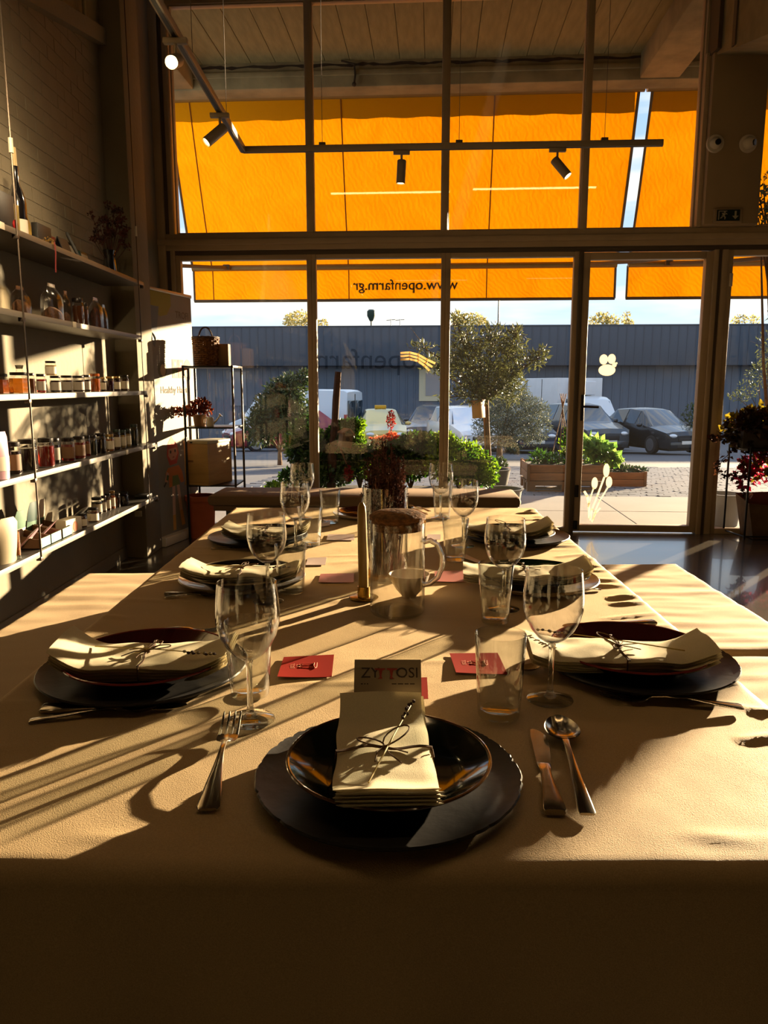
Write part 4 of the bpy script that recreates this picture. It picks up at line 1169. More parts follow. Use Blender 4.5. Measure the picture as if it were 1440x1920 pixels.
def napkin(label, M, L_, W_, flat, h, seed, layers=5, th=.0042, sprig=True, wave=.004, group=None, taper=.0, endlift=(1, 1)):
    """long axis is local x; resting on a coupe plate whose well is `flat` in radius and rim `h` high"""
    t = thing('napkin', label, 'napkin', M, group)
    R = L_ / 2
    def base(x):
        e_ = max(0, abs(x) - flat) / max(1e-4, R - flat)
        return .0065 + h * e_ ** 1.6 * endlift[0 if x < 0 else 1]
    rq = random.Random(seed)
    g = Geo()
    for k in range(layers):
        ex = rq.uniform(-.004, .003) if k else 0; ey = rq.uniform(-.003, .002) if k else 0; ox = rq.uniform(-.003, .003); oy = rq.uniform(-.002, .002)
        def pt(s, q, dz, k=k, ex=ex, ey=ey, ox=ox, oy=oy):
            x = (s - .5) * (L_ + ex) + ox
            y = (q - .5) * (W_ + ey) * (1 + taper * (s - .5)) + oy
            edge = min(s, 1 - s) * L_; edg = min(edge, min(q, 1 - q) * W_)
            rnd_ = max(0, 1 - edg / .006)
            wv = wave * (N(x * 11 + seed, y * 13, seed) + .5 * N(x * 28, y * 24, seed + 3)) * (k + 1) / layers
            puff = .004 * k / layers * math.sin(PI * q) * (.6 + .4 * math.sin(s * 9 + seed))
            z = base(x) + k * th + wv + puff
            # side layers splay a little
            y += .0014 * math.sin(s * 14 + k * 1.7 + seed) * (1 if q > .5 else -1) * abs(2 * q - 1)
            return (x, y, z + (th * .5 + dz * th * .54 * (1 - rnd_ ** 2 * .85)))
        g.slab(34, 14, lambda s, q: pt(s, q, 1), lambda s, q: pt(s, q, -1))
    g.obj('cloth', M_napkin, t, None, 70)
    zt_ = base(0) + layers * th + .0035
    tw = Geo(); hw = W_ / 2 + .0015
    def zs(y): return zt_ + .002 * math.cos(y / hw * PI / 2) + .001 * math.sin(y * 90)
    for o_ in (-.0012, .0012):
        tw.tube([(o_ + .003 * math.sin(i * .7), -hw + 2 * hw * i / 16, zs(-hw + 2 * hw * i / 16)) for i in range(17)], .0011, 6)
    for sg in (-1, 1): tw.tube([(0, sg * hw, zs(hw)), (0, sg * (hw + .002), zt_ - .012), (0, sg * hw, .008 + base(0) - .006)], .0011, 6)
    def loop(ang, ln, wd, lift):
        p = []
        for i in range(15):
            a = 2 * PI * i / 14; x = ln * .5 * (1 - math.cos(a)); y = wd * math.sin(a)
            p.append((x * math.cos(ang) - y * math.sin(ang), x * math.sin(ang) + y * math.cos(ang), zt_ + .003 + lift * math.sin(a / 2)))
        return p
    tw.tube(loop(1.1 + rq.uniform(-.3, .3), .034, .007, .006), .0010, 6).tube(loop(-.6 + rq.uniform(-.3, .3), .042, .010, .012), .0010, 6)
    for ang, ln in ((2.6, .035), (-2.2, .03), (3.4, .042)):
        tw.tube([(0, 0, zt_ + .003), (ln * .5 * math.cos(ang), ln * .5 * math.sin(ang), zt_ + .004), (ln * math.cos(ang + .2), ln * math.sin(ang + .2), zt_ + .001)], .0009, 6)
    tw.ball((0, 0, zt_ + .002), (.004, .004, .003))
    tw.obj('twine', M_twine, t)
    if sprig:
        a0 = Vector((-L_ * .34, W_ * .18, zt_ + .004)); a1 = Vector((L_ * .44, -W_ * .38, zt_ + .012))
        sp = Geo().tube([a0, a0.lerp(a1, .5) + Vector((0, 0, .002)), a1], [.0012, .001, .0007], 5).obj('lavender_stem', M_stem, t)
        bg = Geo()
        for i in range(9):
            q = a0.lerp(a1, .74 + .03 * i); bg.ball((q.x + rq.uniform(-.003, .003), q.y + rq.uniform(-.003, .003), q.z + rq.uniform(-.001, .003)), (.0032, .0024, .0024), seg=6, rings=4)
        bg.obj('lavender_buds', M_bud, sp)
    return t
# -- front place
c0 = on_z(728, 1452, TT + .012)
charger('black rough-edged charger under the front teal plate', c0, .1565, M_slate, 1.7, 1)
p0 = on_z(729, 1424, TT + .03)
PZ = TT + .0085
plate('dark teal plate with brown rim at the front place', p0, .1195, PZ, M_teal, M_brownrim)
nA = on_z(716, 1312, PZ + .045); nB = on_z(727, 1482, PZ + .04)
nc = (nA + nB) / 2
napkin('cream napkin on the front teal plate, tied with twine', T(nc.x, nc.y, PZ) @ RZ(PI / 2 + .035), .252, .111, .068, .024, 4, 5, .0042, True, .003, taper=-.04)
# -- left front
c1 = on_z(272, 1250, TT + .012)
charger('dark charger under the red plate at the left', c1, .166, M_slate, .5, 2)
plate('dark red plate at the left front place', on_z(278, 1232, TT + .03), .132, PZ, M_dkred, M_redrim)
q = on_z(278, 1226, PZ + .03)
napkin('cream napkin on the left red plate, bow near its right end', T(q.x, q.y, PZ) @ RZ(.05), .268, .125, .075, .024, 9, 5, .0045, True, .005, taper=.0, endlift=(1.25, .9))
# -- right front
c2 = on_z(1194, 1236, TT + .012)
charger('dark charger under the red plate at the right', c2, .160, M_slate, .9, 3)
plate('dark red plate at the right front place', on_z(1181, 1216, TT + .03), .130, PZ, M_dkred, M_redrim)
q = on_z(1160, 1216, PZ + .03)
napkin('cream napkin on the right red plate, left end past the rim', T(q.x, q.y, PZ) @ RZ(PI - .07), .292, .12, .08, .022, 15, 5, .0045, True, .005, endlift=(1.1, .6))
# -- left middle
c3 = on_z(455, 1082, TT + .012)
charger('beige plate below the dark plate, second place on the left', c3, .150, M_beige, .3, 4)
plate('charcoal plate on beige, second place on the left', on_z(458, 1075, TT + .03), .125, PZ, M_dkgl, M_beige)
q = on_z(455, 1068, PZ + .03)
napkin('cream napkin on the charcoal plate, second place on the left', T(q.x, q.y, PZ) @ RZ(.02), .262, .12, .07, .02, 21, 5, .0045, True, .006, endlift=(1.0, .8))
# -- right middle
c4 = on_z(1002, 1085, TT + .012)
charger('beige plate below the green plate, second place on the right', c4, .150, M_beige, .3, 5)
plate('bottle green plate, second place on the right', on_z(1000, 1076, TT + .03), .128, PZ, M_greengl, M_dkgl)
q = on_z(985, 1066, PZ + .035)
napkin('cream napkin with looped twine on the bottle green plate', T(q.x, q.y, PZ) @ RZ(PI - .1), .285, .115, .07, .026, 27, 5, .0048, False, .007, endlift=(1.2, .3))
# -- left far
c5 = on_z(484, 1006, TT + .012)
charger('dark charger at the third place on the left', c5, .150, M_slate, .4, 6)
plate('small charcoal plate on the third place, left side', on_z(496, 1000, TT + .03), .125, PZ, M_dkgl, M_slate)
q = on_z(500, 992, PZ + .03)
napkin('crumpled cream napkin at the third place on the left', T(q.x, q.y, PZ) @ RZ(.0), .25, .115, .065, .022, 33, 4, .005, False, .009)
# -- right far
c6 = on_z(968, 1004, TT + .012)
charger('dark charger at the third place on the right', c6, .160, M_slate, .4, 7)
plate('small charcoal plate on the third place, right side', on_z(960, 999, TT + .03), .125, PZ, M_dkgl, M_slate)
q = on_z(950, 990, PZ + .03)
napkin('rolled cream napkin at the third place on the right', T(q.x, q.y, PZ) @ RZ(PI), .262, .10, .065, .024, 39, 5, .005, False, .008, endlift=(1.2, .5))
# -- far end
c7 = on_z(676, 962, TT + .012)
charger('off white plate at the far end of the table', c7, .10, M_wht, .1, 8)
plate('rust brown side plate at the far end, behind candle', on_z(678, 956, TT + .03), .085, PZ, M_rust, M_rust, .02)

# ------------------------------------------------------------------ glasses
def wine(label, p, s=1.0, group=None):
    t = thing('wine_glass', label, 'wine glass', T(p.x, p.y, TT) @ SC(s, s, s), group)
    outer = [(.0045, .089), (.012, .092), (.022, .099), (.032, .111), (.0395, .126), (.0438, .143), (.0445, .158), (.0430, .178), (.0408, .198), (.0405, .2005)]
    inner = [(r - .0012, z + .001) for r, z in outer[1:-1]]
    prof = [(0, .088)] + outer + [(.0395, .2008)] + inner[::-1] + [(0, .0935)]
    Geo().lathe(prof, 64).obj('bowl', M_bowl, t, smooth=60)
    Geo().lathe([(.0105, .006), (.0060, .012), (.0042, .022), (.0038, .05), (.0042, .078), (.0060, .087), (.0, .0905)], 24).obj('stem', M_stemg, t, smooth=60)
    Geo().lathe([(0, 0.0004), (.0335, .0004), (.0345, .0012), (.0335, .0022), (.02, .0042), (.011, .007), (0, .008)], 56).obj('foot', M_foot, t, smooth=60)
    return t
def tumbler(label, p, R, H, r0, flutes=0, group=None):
    t = thing('tumbler', label, 'glass', T(p.x, p.y, TT), group)
    fr = None
    if flutes:
        def fr(r, z, a, i): return (r + (.0010 * math.cos(a * flutes) if .01 < z < H * .9 and r > r0 * .8 else 0), z)
    w = .0022
    prof = [(r0 * .96, .0006), (r0, .003), (r0 + (R - r0) * .3, H * .3), (R, H - .0015), (R - w * .5, H), (R - w, H - .0015), (r0 + (R - r0) * .3 - w, H * .3), (r0 - w * 1.2, .011), (r0 * .7, .009), (0, .0085)]
    Geo().lathe(prof[:1] + prof[1:], 72, None, 0, False, fr).obj('wall', M_tumb, t, smooth=50)
    Geo().lathe([(0, .0006), (r0 * .92, .0006), (r0 * .97, .003), (r0 * .93, .0075), (r0 * .6, .0078), (0, .0072)], 48).obj('base', M_baseg, t, smooth=50)
    return t
def foot_at(px, rim_w, rim_r, rim_h, py=None, base_py=None):
    if base_py: return on_z(px, base_py, TT)
    d = FPX * 2 * rim_r / rim_w
    return None
wine('wine glass nearest on the left, in front of a tumbler', on_z(470, 1350, TT), 1.0)
wine('wine glass nearest on the right, beside the red plate', on_z(1031, 1312, TT), 1.0)
wine('wine glass left of the candle, second along the left side', on_z(503, 1128, TT), .97)
wine('wine glass second along the right side, behind a tumbler', on_z(944, 1142, TT), .97)
wine('wine glass third along the left side', on_z(555, 1030, TT), .97)
wine('wine glass third along the right side', on_z(868, 1024, TT), .97)
wine('farthest wine glass on the left, near the leaning post', on_z(568, 972, TT), .97)
wine('farthest wine glass on the right, against the parsley', on_z(826, 972, TT), .97)
tumbler('tumbler behind the nearest left wine glass', on_z(469, 1302, TT), .036, .118, .029)
tumbler('tumbler nearest on the right, in front of red card', on_z(935, 1340, TT), .0365, .122, .030)
tumbler('fluted tumbler before the second right wine glass', on_z(928, 1166, TT), .036, .120, .027, 9)
tumbler('tumbler right of the second left wine glass', on_z(546, 1110, TT), .036, .112, .029)
tumbler('fluted tumbler right of the jug handle', on_z(853, 1050, TT), .036, .115, .027, 9)
tumbler('tumbler behind the third left wine glass', on_z(582, 1022, TT), .036, .115, .029, 8)
tumbler('tumbler alone at the far left before the bench', on_z(619, 980, TT), .036, .115, .028)
tumbler('tumbler at the far right behind wine glasses', on_z(829, 968, TT), .036, .115, .028)

# ------------------------------------------------------------------ jug, candle, vase, bowl
M_cork = pm('speckled_cork', '966636', .85, col2='583818', vscale=90, bump=.6, bscale=120)
M_jug = thin_glass('jug_glass', (.985, .985, .975), 1.1, 0, 1.5, edge=.45)
pj = on_z(745, 1148, TT)
t = thing('glass_jug', 'tall glass jug with cork lid in the table middle', 'jug', T(pj.x, pj.y, TT))
Rj = .0565
Geo().lathe([(0, .0006), (Rj * .93, .0006), (Rj * .99, .005), (Rj, .012), (Rj, .185), (Rj * 1.02, .192), (Rj * .98, .192), (Rj - .002, .184), (Rj - .002, .013), (Rj * .93, .006), (0, .005)], 72).obj('body', M_jug, t, smooth=50)
hp = [(Rj - .002, 0, .152), (Rj + .012, 0, .156), (Rj + .026, 0, .148), (Rj + .036, 0, .126), (Rj + .037, 0, .103), (Rj + .028, 0, .08), (Rj + .012, 0, .066), (Rj - .002, 0, .062)]
Geo().tube(hp, .0055, 10).obj('handle', M_stemg, t, T(0, 0, 0) @ RZ(-.25), smooth=60)
Geo().lathe([(0, .176), (Rj - .004, .176), (Rj - .003, .196), (Rj + .001, .198), (Rj + .001, .205), (Rj * .8, .212), (Rj * .4, .2155), (0, .2165)], 56).obj('cork_lid', M_cork, t, smooth=40)
pb = on_z(767, 1118, TT)
t = thing('small_bowl', 'small white bowl seen through the glass jug', 'bowl', T(pb.x, pb.y, TT))
Geo().lathe([(0, 0), (.016, 0), (.018, .004), (.03, .018), (.042, .038), (.046, .052), (.0445, .052), (.040, .039), (.028, .021), (0, .008)], 48).obj('bowl', M_wht, t, smooth=50)
M_brass = pm('brass', 'b08a3c', .25, .9)
M_wax = pm('gold_candle', '9a7a2a', .4, vary=.1, vscale=30)
pc_ = on_z(682, 1122, TT)
t = thing('candle_holder', 'low brass candle holder left of the jug', 'candle holder', T(pc_.x, pc_.y, TT))
Geo().lathe([(0, 0), (.031, 0), (.033, .003), (.031, .0045), (.014, .005), (.0135, .028), (.0115, .028), (.0115, .006), (0, .006)], 40).obj('dish', M_brass, t, smooth=40)
t = thing('candle', 'tall slim gold candle in the brass holder', 'candle', T(pc_.x, pc_.y, TT + .0065) @ RY(-.018))
Geo().lathe([(0, 0), (.0108, 0), (.0108, .10), (.0098, .185), (.0085, .2), (.004, .208), (0, .209)], 24).obj('wax', M_wax, t, smooth=40)
Geo().tube([(0, 0, .207), (.001, 0, .218)], .0012, 5).obj('wick', M_printd, t)
pvz = on_z(722, 1082, TT)
t = thing('flower_vase', 'clear cylinder vase behind the jug', 'vase', T(pvz.x, pvz.y, TT))
Geo().lathe([(0, .001), (.052, .001), (.055, .006), (.055, .225), (.053, .225), (.053, .012), (0, .010)], 56).obj('glass', M_jug, t, smooth=50)
t2 = thing('dried_flowers', 'dense bunch of dried purple brown lavender in the vase', 'flowers', T(pvz.x, pvz.y, TT + .012))
rf = random.Random(12); sg_ = Geo(); V_ = []
fl_ = []
M_lav = leaf_mat('dried_lavender', '35201c', '7d5348', .15, .8, 60)
for i in range(150):
    a = rf.uniform(0, 2 * PI); r = .045 * math.sqrt(rf.random()); tp = 1.0 + rf.random() * .32
    h = rf.uniform(.22, .335) * (1 - .22 * (r / .045) ** 2)
    x, y = r * math.cos(a), r * math.sin(a); x2, y2 = x * tp, y * tp
    sg_.tube([(x * .8, y * .8, 0), (x, y, h * .5), (x2, y2, h)], .0011, 4, cap=False)
    k = int(16)
    for q in range(k):
        f_ = .5 + .5 * q / k
        fl_.append(((x + (x2 - x) * (f_ - .5) * 2, y + (y2 - y) * (f_ - .5) * 2, h * f_), (.0055, .0055, .006), 3))
sg_.obj('stems', M_lav, t2, smooth=0)['kind'] = 'stuff'
foliage(t2, fl_, .0085, .005, M_lav, 71, 'flower_heads')

# ------------------------------------------------------------------ cutlery
def strip(g, secs, M=None, n=8):
    """secs: (x, half width, z centre, thickness) along x; rounded-edge bar"""
    v = []; f = []
    for (x, w, z, th) in secs:
        for k in range(n):
            a = 2 * PI * k / n
            ca, sa = math.cos(a), math.sin(a)
            v.append((x, w * math.copysign(abs(ca) ** .6, ca), z + th * .5 * math.copysign(abs(sa) ** .6, sa)))
    for i in range(len(secs) - 1):
        for k in range(n):
            k2 = (k + 1) % n; f.append((i * n + k, (i + 1) * n + k, (i + 1) * n + k2, i * n + k2))
    f.append(tuple(range(n))); f.append(tuple(range(len(secs) * n - 1, (len(secs) - 1) * n - 1, -1)))
    return g.add(v, f, M)
def placed(a, b, ln):
    d = (b - a); s = d.length / ln
    return T(a.x, a.y, TT) @ RZ(math.atan2(d.y, d.x)) @ SC(s, s, min(1.1, s))
def fork(label, a, b, m=None, group=None):
    t = thing('fork', label, 'fork', placed(a, b, .2), group)
    g = Geo()
    strip(g, [(0, .0090, .0035, .0028), (.004, .0112, .004, .003), (.03, .0092, .006, .0028), (.07, .0050, .0105, .003), (.105, .0030, .0125, .0034), (.125, .0032, .0110, .003), (.132, .006, .0085, .0024)])
    strip(g, [(.130, .005, .0088, .0022), (.137, .0105, .0062, .002), (.147, .0120, .0045, .002), (.156, .0118, .0046, .0018)])
    g.obj('handle', M_steel, t, smooth=50)
    for k in range(4):
        y = -.0098 + k * .00653
        g2 = Geo(); strip(g2, [(.154, .0021, .0046, .0018), (.172, .0017, .0062, .0016), (.19, .0014, .0100, .0014), (.2, .0007, .0132, .001)], T(0, y, 0), 6)
        g2.obj('tine', M_steel, t, smooth=50)
    return t
def knife(label, a, b, group=None):
    t = thing('knife', label, 'knife', placed(a, b, .21), group)
    g = Geo(); strip(g, [(0, .0118, .0042, .0075), (.003, .0138, .0044, .008), (.025, .0122, .0044, .0078), (.06, .0082, .0042, .007), (.09, .0068, .004, .0065), (.108, .0092, .004, .005), (.112, .0090, .004, .003)], None, 10)
    g.obj('handle', M_steel, t, smooth=50)
    pl_ = [(.110, -.0080), (.13, -.0108), (.165, -.0128), (.19, -.0112), (.203, -.005), (.209, .003), (.207, .0075), (.19, .0090), (.15, .0090), (.110, .0084)]
    Geo().prism(pl_, .0034, .0046).obj('blade', M_steel, t, smooth=30)
    return t
def spoon(label, a, b, group=None):
    t = thing('spoon', label, 'spoon', placed(a, b, .2), group)
    g = Geo(); strip(g, [(0, .0072, .003, .003), (.003, .0085, .0034, .0034), (.04, .0065, .006, .003), (.09, .0038, .010, .0034), (.125, .0033, .0112, .0034), (.142, .0045, .0105, .003)])
    g.obj('handle', M_steel, t, smooth=50)
    def bw(s, q, dz):
        a = 2 * PI * q; r = s
        cx_, cy_ = .170, 0
        x = cx_ + .031 * r * math.cos(a); y = (.0195 - .004 * math.cos(a)) * r * math.sin(a)
        z = .0125 - .0105 * (1 - r ** 2.4) + dz
        return (x, y, z)
    g = Geo(); g.grid(12, 40, lambda s, q: bw(s, q, 0)); g.grid(12, 40, lambda s, q: bw(s * 1.02, q, -.0011))
    g.obj('bowl', M_steel, t, smooth=60)
    return t
TP = lambda x, y: on_z(x, y, TT)
fork('fork left of the front plate, tines pointing at the wine glass', TP(389, 1524), TP(437, 1352))
knife('butter knife right of the front plate', TP(1041, 1530), TP(1004, 1372))
spoon('spoon beside the knife at the front place', TP(1101, 1532), TP(1045, 1358))
knife('table knife before the left red plate, lying sideways', TP(79, 1333), TP(352, 1328))
spoon('spoon before the left red plate, bowl to the right', TP(55, 1355), TP(304, 1330))
fork('fork lying behind the left red plate', TP(238, 1190), TP(425, 1186))
fork('fork before the right red plate, tines to the left', TP(1392, 1330), TP(1122, 1312))
knife('knife behind the right red plate, handle toward right edge', TP(1228, 1170), TP(1052, 1176))
spoon('spoon with its bowl by the right tumbler', TP(1075, 1236), TP(978, 1262))
knife('knife before the second left place', TP(309, 1115), TP(420, 1113))
fork('fork before the second left place', TP(310, 1121), TP(415, 1119))
fork('fork before the second right place', TP(1127, 1107), TP(1015, 1102))
knife('knife before the third left place', TP(396, 1030), TP(470, 1028))
fork('fork before the third right place', TP(1042, 1021), TP(960, 1017))
spoon('spoon at the far end behind the vase', TP(800, 966), TP(760, 953))
fork('fork at the far end right of the vase', TP(806, 960), TP(768, 950))

# ------------------------------------------------------------------ cards
def card(label, pa, pb_, pc2, m, curl=.0, logo=None, group=None, th=.0006, z=0.0):
    """pa left-near, pb_ right-near, pc2 left-far corners in the photo"""
    a, b, c = [on_z(*p, TT + .001) for p in (pa, pb_, pc2)]
    ex = (b - a); ey = (c - a); w, h = ex.length, ey.length
    M = frame(ex.normalized(), Vector((0, 0, 1)).cross(ex.normalized()), Vector((0, 0, 1)), Vector((a.x, a.y, TT + .0006 + z)))
    skew = ey.dot(ex.normalized()); hh = ey.dot(Vector((0, 0, 1)).cross(ex.normalized()))
    t = thing('card', label, 'card', M, group)
    def top(s, q): return (w * s + skew * q, hh * q, curl * (1 - s) ** 2 * (1 - q) + .3 * curl * (s * q) + th)
    Geo().slab(10, 6, top, lambda s, q: tuple(Vector(top(s, q)) - Vector((0, 0, th)))).obj('paper', m, t)
    if logo:
        lo = Geo(); cx_, cy_ = w * .5 + skew * .5, hh * .5
        zz = th + .0006 + curl * .3
        s = min(w, hh) * .011
        for dy in (-7, 7):
            lo.tube([(cx_ + -10 * s, cy_ + dy * s * .8, zz), (cx_ + 8 * s, cy_ + dy * s, zz), (cx_ + 14 * s, cy_ + dy * 1.4 * s, zz)], .0005, 4)
            lo.tube([(cx_ - 10 * s + 3 * s * math.cos(i * PI / 4), cy_ + dy * .8 * s + 3 * s * math.sin(i * PI / 4), zz) for i in range(9)], .0004, 4)
        lo.tube([(cx_ + 14 * s, cy_ - 14 * s, zz), (cx_ + 12 * s, cy_, zz), (cx_ + 14 * s, cy_ + 14 * s, zz), (cx_ + 18 * s, cy_ + 12 * s, zz), (cx_ + 17 * s, cy_ - 10 * s, zz), (cx_ + 14 * s, cy_ - 14 * s, zz)], .0005, 4)
        lo.obj('printed_jug_logo', M_print, t)
        text('lettering', 'ZY\nTOSI', 11 * s, T(cx_ - 20 * s, cy_, zz) @ RZ(-PI / 2), M_print, t, .00005)
    return t
card('red business card left of the front napkin', (520, 1273), (622, 1269), (532, 1232), M_cardr, .004, True)
card('red business card behind the right tumbler', (855, 1264), (952, 1264), (843, 1225), M_cardr, .003, True)
card('pinkish card left of the brass candle', (597, 1093), (663, 1092), (601, 1076), M_cardpk, .002)
card('pinkish card right of the jug handle', (815, 1092), (874, 1091), (815, 1071), M_cardpk, .003)
card('pale card behind the candle, left of the vase', (612, 1013), (664, 1013), (615, 1002), M_cardp, .001)
card('cream place card beside the left middle tumbler', (573, 1060), (610, 1059), (577, 1046), M_cardp, .001)
card('pale card right of the vase', (800, 1012), (826, 1012), (801, 1002), M_cardp, .001)
card('small cream card at the far left tumbler', (602, 988), (618, 985), (604, 980), M_cardp, .001)
card('pale folded card before the fluted tumbler', (895, 1058), (902, 1052), (858, 1042), M_cardp, .004)
card('red card corner hidden behind the front place card', (740, 1312), (803, 1310), (742, 1272), M_cardr, .001)
# menu card leaning behind the front napkin
a = on_z(664, 1318, PZ + .02); b = on_z(790, 1318, PZ + .02)
wc = (b - a).length
ctop = on_z(660, 1258, TT + .06)
ez = Vector((0, .045, .055)).normalized()
ex = (b - a).normalized()
Mc = frame(ex, ez, ex.cross(ez), Vector((a.x, a.y - .02, PZ + .018)))
t = thing('place_card', 'grey beige place card with shop lettering leaning behind front napkin', 'card', Mc)
hc = .072
boxo('paper', (0, 0, 0), (wc, hc, .0008), M_cardk, t)
text('lettering', 'ZY', .021, T(wc * .10, hc - .020, .0012), M_printd, t, .0001, 'LEFT')
text('lettering', 'OSI', .021, T(wc * .62, hc - .020, .0012), M_printd, t, .0001, 'LEFT')
lg = Geo(); xm = wc * .475; zz = .0012; yb = hc - .028
for s in (-1, 1):
    lg.prism([(xm + s * .001, yb + .015), (xm + s * .016, yb + .015), (xm + s * .016, yb + .013), (xm + s * .010, yb + .012), (xm + s * .0085, yb + .002), (xm + s * .012, yb), (xm + s * .005, yb), (xm + s * .0065, yb + .004), (xm + s * .005, yb + .012), (xm + s * .001, yb + .013)][::s], zz, zz + .0003)
lg.obj('printed_legs_logo', M_printr, t, smooth=0)
lg = Geo()
for (x0_, x1_) in ((.10, .13), (.15, .17), (.19, .21), (.56, .63), (.65, .73), (.75, .81), (.83, .90)):
    lg.box((wc * x0_, hc - .036, .0009), (wc * x1_, hc - .0345, .0011))
lg.obj('small_print', M_printd, t, smooth=0)
lg = Geo().tube([(wc * (.14 + .5 * i / 30), hc - .053 + .004 * math.sin(i * 1.3) + (.004 if i % 7 == 0 else 0), .0011) for i in range(31)], .0004, 4)
lg.obj('handwriting', M_printd, t)
# ------------------------------------------------------------------ hanging shelves on the left wall
XS = -1.60
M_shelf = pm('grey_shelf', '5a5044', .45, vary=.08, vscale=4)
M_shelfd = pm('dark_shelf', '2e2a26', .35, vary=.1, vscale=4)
M_edge = pm('pale_shelf_edge', '787064', .5)
M_label = pm('paper_label', 'c8bda8', .7)
SH = []
for i, (yl, (px_, py_), m, lab) in enumerate(((415, (268, 532), M_shelf, 'topmost hanging shelf, holding books and a dried bouquet'),
            (570, (265, 635), M_shelf, 'second hanging shelf from the top, holding glass jars and bags'),
            (733, (275, 738), M_shelf, 'middle hanging shelf with honey jars in the sun'),
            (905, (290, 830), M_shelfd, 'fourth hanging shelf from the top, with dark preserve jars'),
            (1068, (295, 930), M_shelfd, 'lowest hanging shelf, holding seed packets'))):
    e_ = on_x(px_, py_, XS); n_ = on_x(0, yl, XS)
    z = (e_.z + n_.z) / 2 ; ye = min(e_.y, 5.33)
    t = thing('hanging_shelf', lab, 'shelf', T(XS, ye, z))
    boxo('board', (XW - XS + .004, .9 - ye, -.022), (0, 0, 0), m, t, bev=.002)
    boxo('front_edge', (0.0005, .9 - ye, -.024), (.006, 0, .002), M_edge if i != 0 else m, t, bev=.001)
    for yy in (3.46, ye - .02): 
        boxo('cable_stop', (-.012, yy - ye - .012, -.04), (.012, yy - ye + .012, -.022), M_cable, t, bev=.002)
    SH.append((z, ye))
def price_tags(i, pxs, labs):
    z, ye = SH[i]
    for px_, lab_ in zip(pxs, labs):
        p = on_x(px_, 700, XS)
        tg = tag(boxo('price_tag', (XS + .0065, p.y - .02, z - .025), (XS + .009, p.y + .02, z + .004), M_label, None, None, .0005), None, 'price tag', 'price tags on the shelf edges')
        tg['label'] = lab_
price_tags(0, (7, 22), ('pale price tag below the black carton on the top shelf', 'pale price tag below the small ochre carton on the top shelf'))
price_tags(1, (143,), ('pale price tag on the edge of the second shelf',)); price_tags(3, (228,), ('pale price tag on the edge of the fourth shelf',)); price_tags(4, (248,), ('pale price tag on the edge of the lowest shelf',))
for (py0, yy, lab) in ((0, 3.46, 'dark steel cable holding the shelves, in front of the jars'), (0, 5.10, 'thin steel cable at the far end of the shelves')):
    g = Geo().tube([(XS - .004 + .012, yy, SH[4][0] - .03), (XS + .008, yy, 5.05)], .0042 if yy < 4 else .003, 6)
    c_ = tag(g.obj('steel_cable', M_cable, None), lab, 'cable')
    zc = on_x(44, 290, XS).z if yy < 4 else on_x(263, 440, XS).z
    Geo().tube([(XS + .008, yy, zc - .03), (XS + .008, yy, zc + .03)], .010 if yy < 4 else .007, 8).obj('clamp', M_white, c_)
XI = -1.665
M_lid = pm('dark_lid', '1c1512', .35, .4)
M_lidg = pm('green_lid', '26332a', .4, .2)
M_lidw = pm('gold_lid', '9a7a44', .35, .6)
M_jar = thin_glass('jar_glass', (.97, .97, .95), 1.0, 0, 1.5, edge=.3)
def jam(name, c, tr=.5): return pm(name, c, .12, 0, trans=tr, coat=.3)
J = {'honey': jam('honey', 'b4581a', .7), 'amber': jam('amber_honey', 'c2701c', .7), 'red': jam('red_jam', '8a1c10', .7), 'dark': jam('dark_preserve', '1d0d0c', .3), 'purple': jam('plum_jam', '3a1420', .4), 'brown': jam('brown_spread', '4a2a18', .3), 'pale': jam('pale_spread', 'b89a6a', .4), 'olive': jam('dark_olive_paste', '22261c', .3)}
def jar(label, p, R, H, content, lid=None, lab=True, group=None, square=False, stand=None):
    t = thing('jar', label, 'jar', T(p.x, p.y, p.z), group)
    sg = 4 if square else 24
    rot = RZ(PI / 4) if square else RZ(0)
    k = 1.15 if square else 1
    Geo().lathe([(0, .001), (R * .92 * k, .001), (R * k, .006), (R * k, H * .74), (R * .84, H * .83), (R * .84, H * .93)], sg if square else 28, rot).obj('glass', M_jar, t, smooth=40)
    Geo().lathe([(0, .004), (R * .88 * k, .004), (R * .94 * k, .01), (R * .94 * k, H * .72), (0, H * .74)], sg if square else 24, rot).obj('contents', J[content], t, smooth=40)
    Geo().lathe([(0, H * .86), (R * .9, H * .86), (R * .93, H * .88), (R * .93, H * .985), (R * .88, H), (0, H)], 24).obj('lid', lid or M_lid, t, smooth=40)
    if lab:
        g = Geo(); n = 10
        if square: g.box((-R * .75, -R * 1.0, H * .16), (R * .75, -R * .82, H * .6), RZ(0))
        else: g.grid(n, 1, lambda s, q: ((R + .0006) * math.cos(-2.6 + 2.6 * s), (R + .0006) * math.sin(-2.6 + 2.6 * s), H * (.15 + .48 * q)))
        g.obj('label', lab if lab is not True else M_label, t)
    return t
def at_shelf(px, i, x=XI):
    z = SH[i][0]; d = FPX * abs(x) / (725 - px)
    return Vector((x, (d - (CAM_H - z - .05) * math.sin(PITCH)) / math.cos(PITCH), z + .001))
def wpx(px, x=XI): return abs(x) / abs(px - 725) * 1.0     # metres per photo pixel at that depth
def row(i, items):
    for (px, w, h, content, kw, lab) in items:
        x = kw.pop('x', XI)
        s = wpx(px, x); p = at_shelf(px, i, x); p.z += kw.pop('dz', 0)
        jar(lab, p, w * s / 2, h * s, content, **kw)
LB = pm('brown_label', '6a4a2c', .7); LG = pm('grey_label', '8f867a', .7)
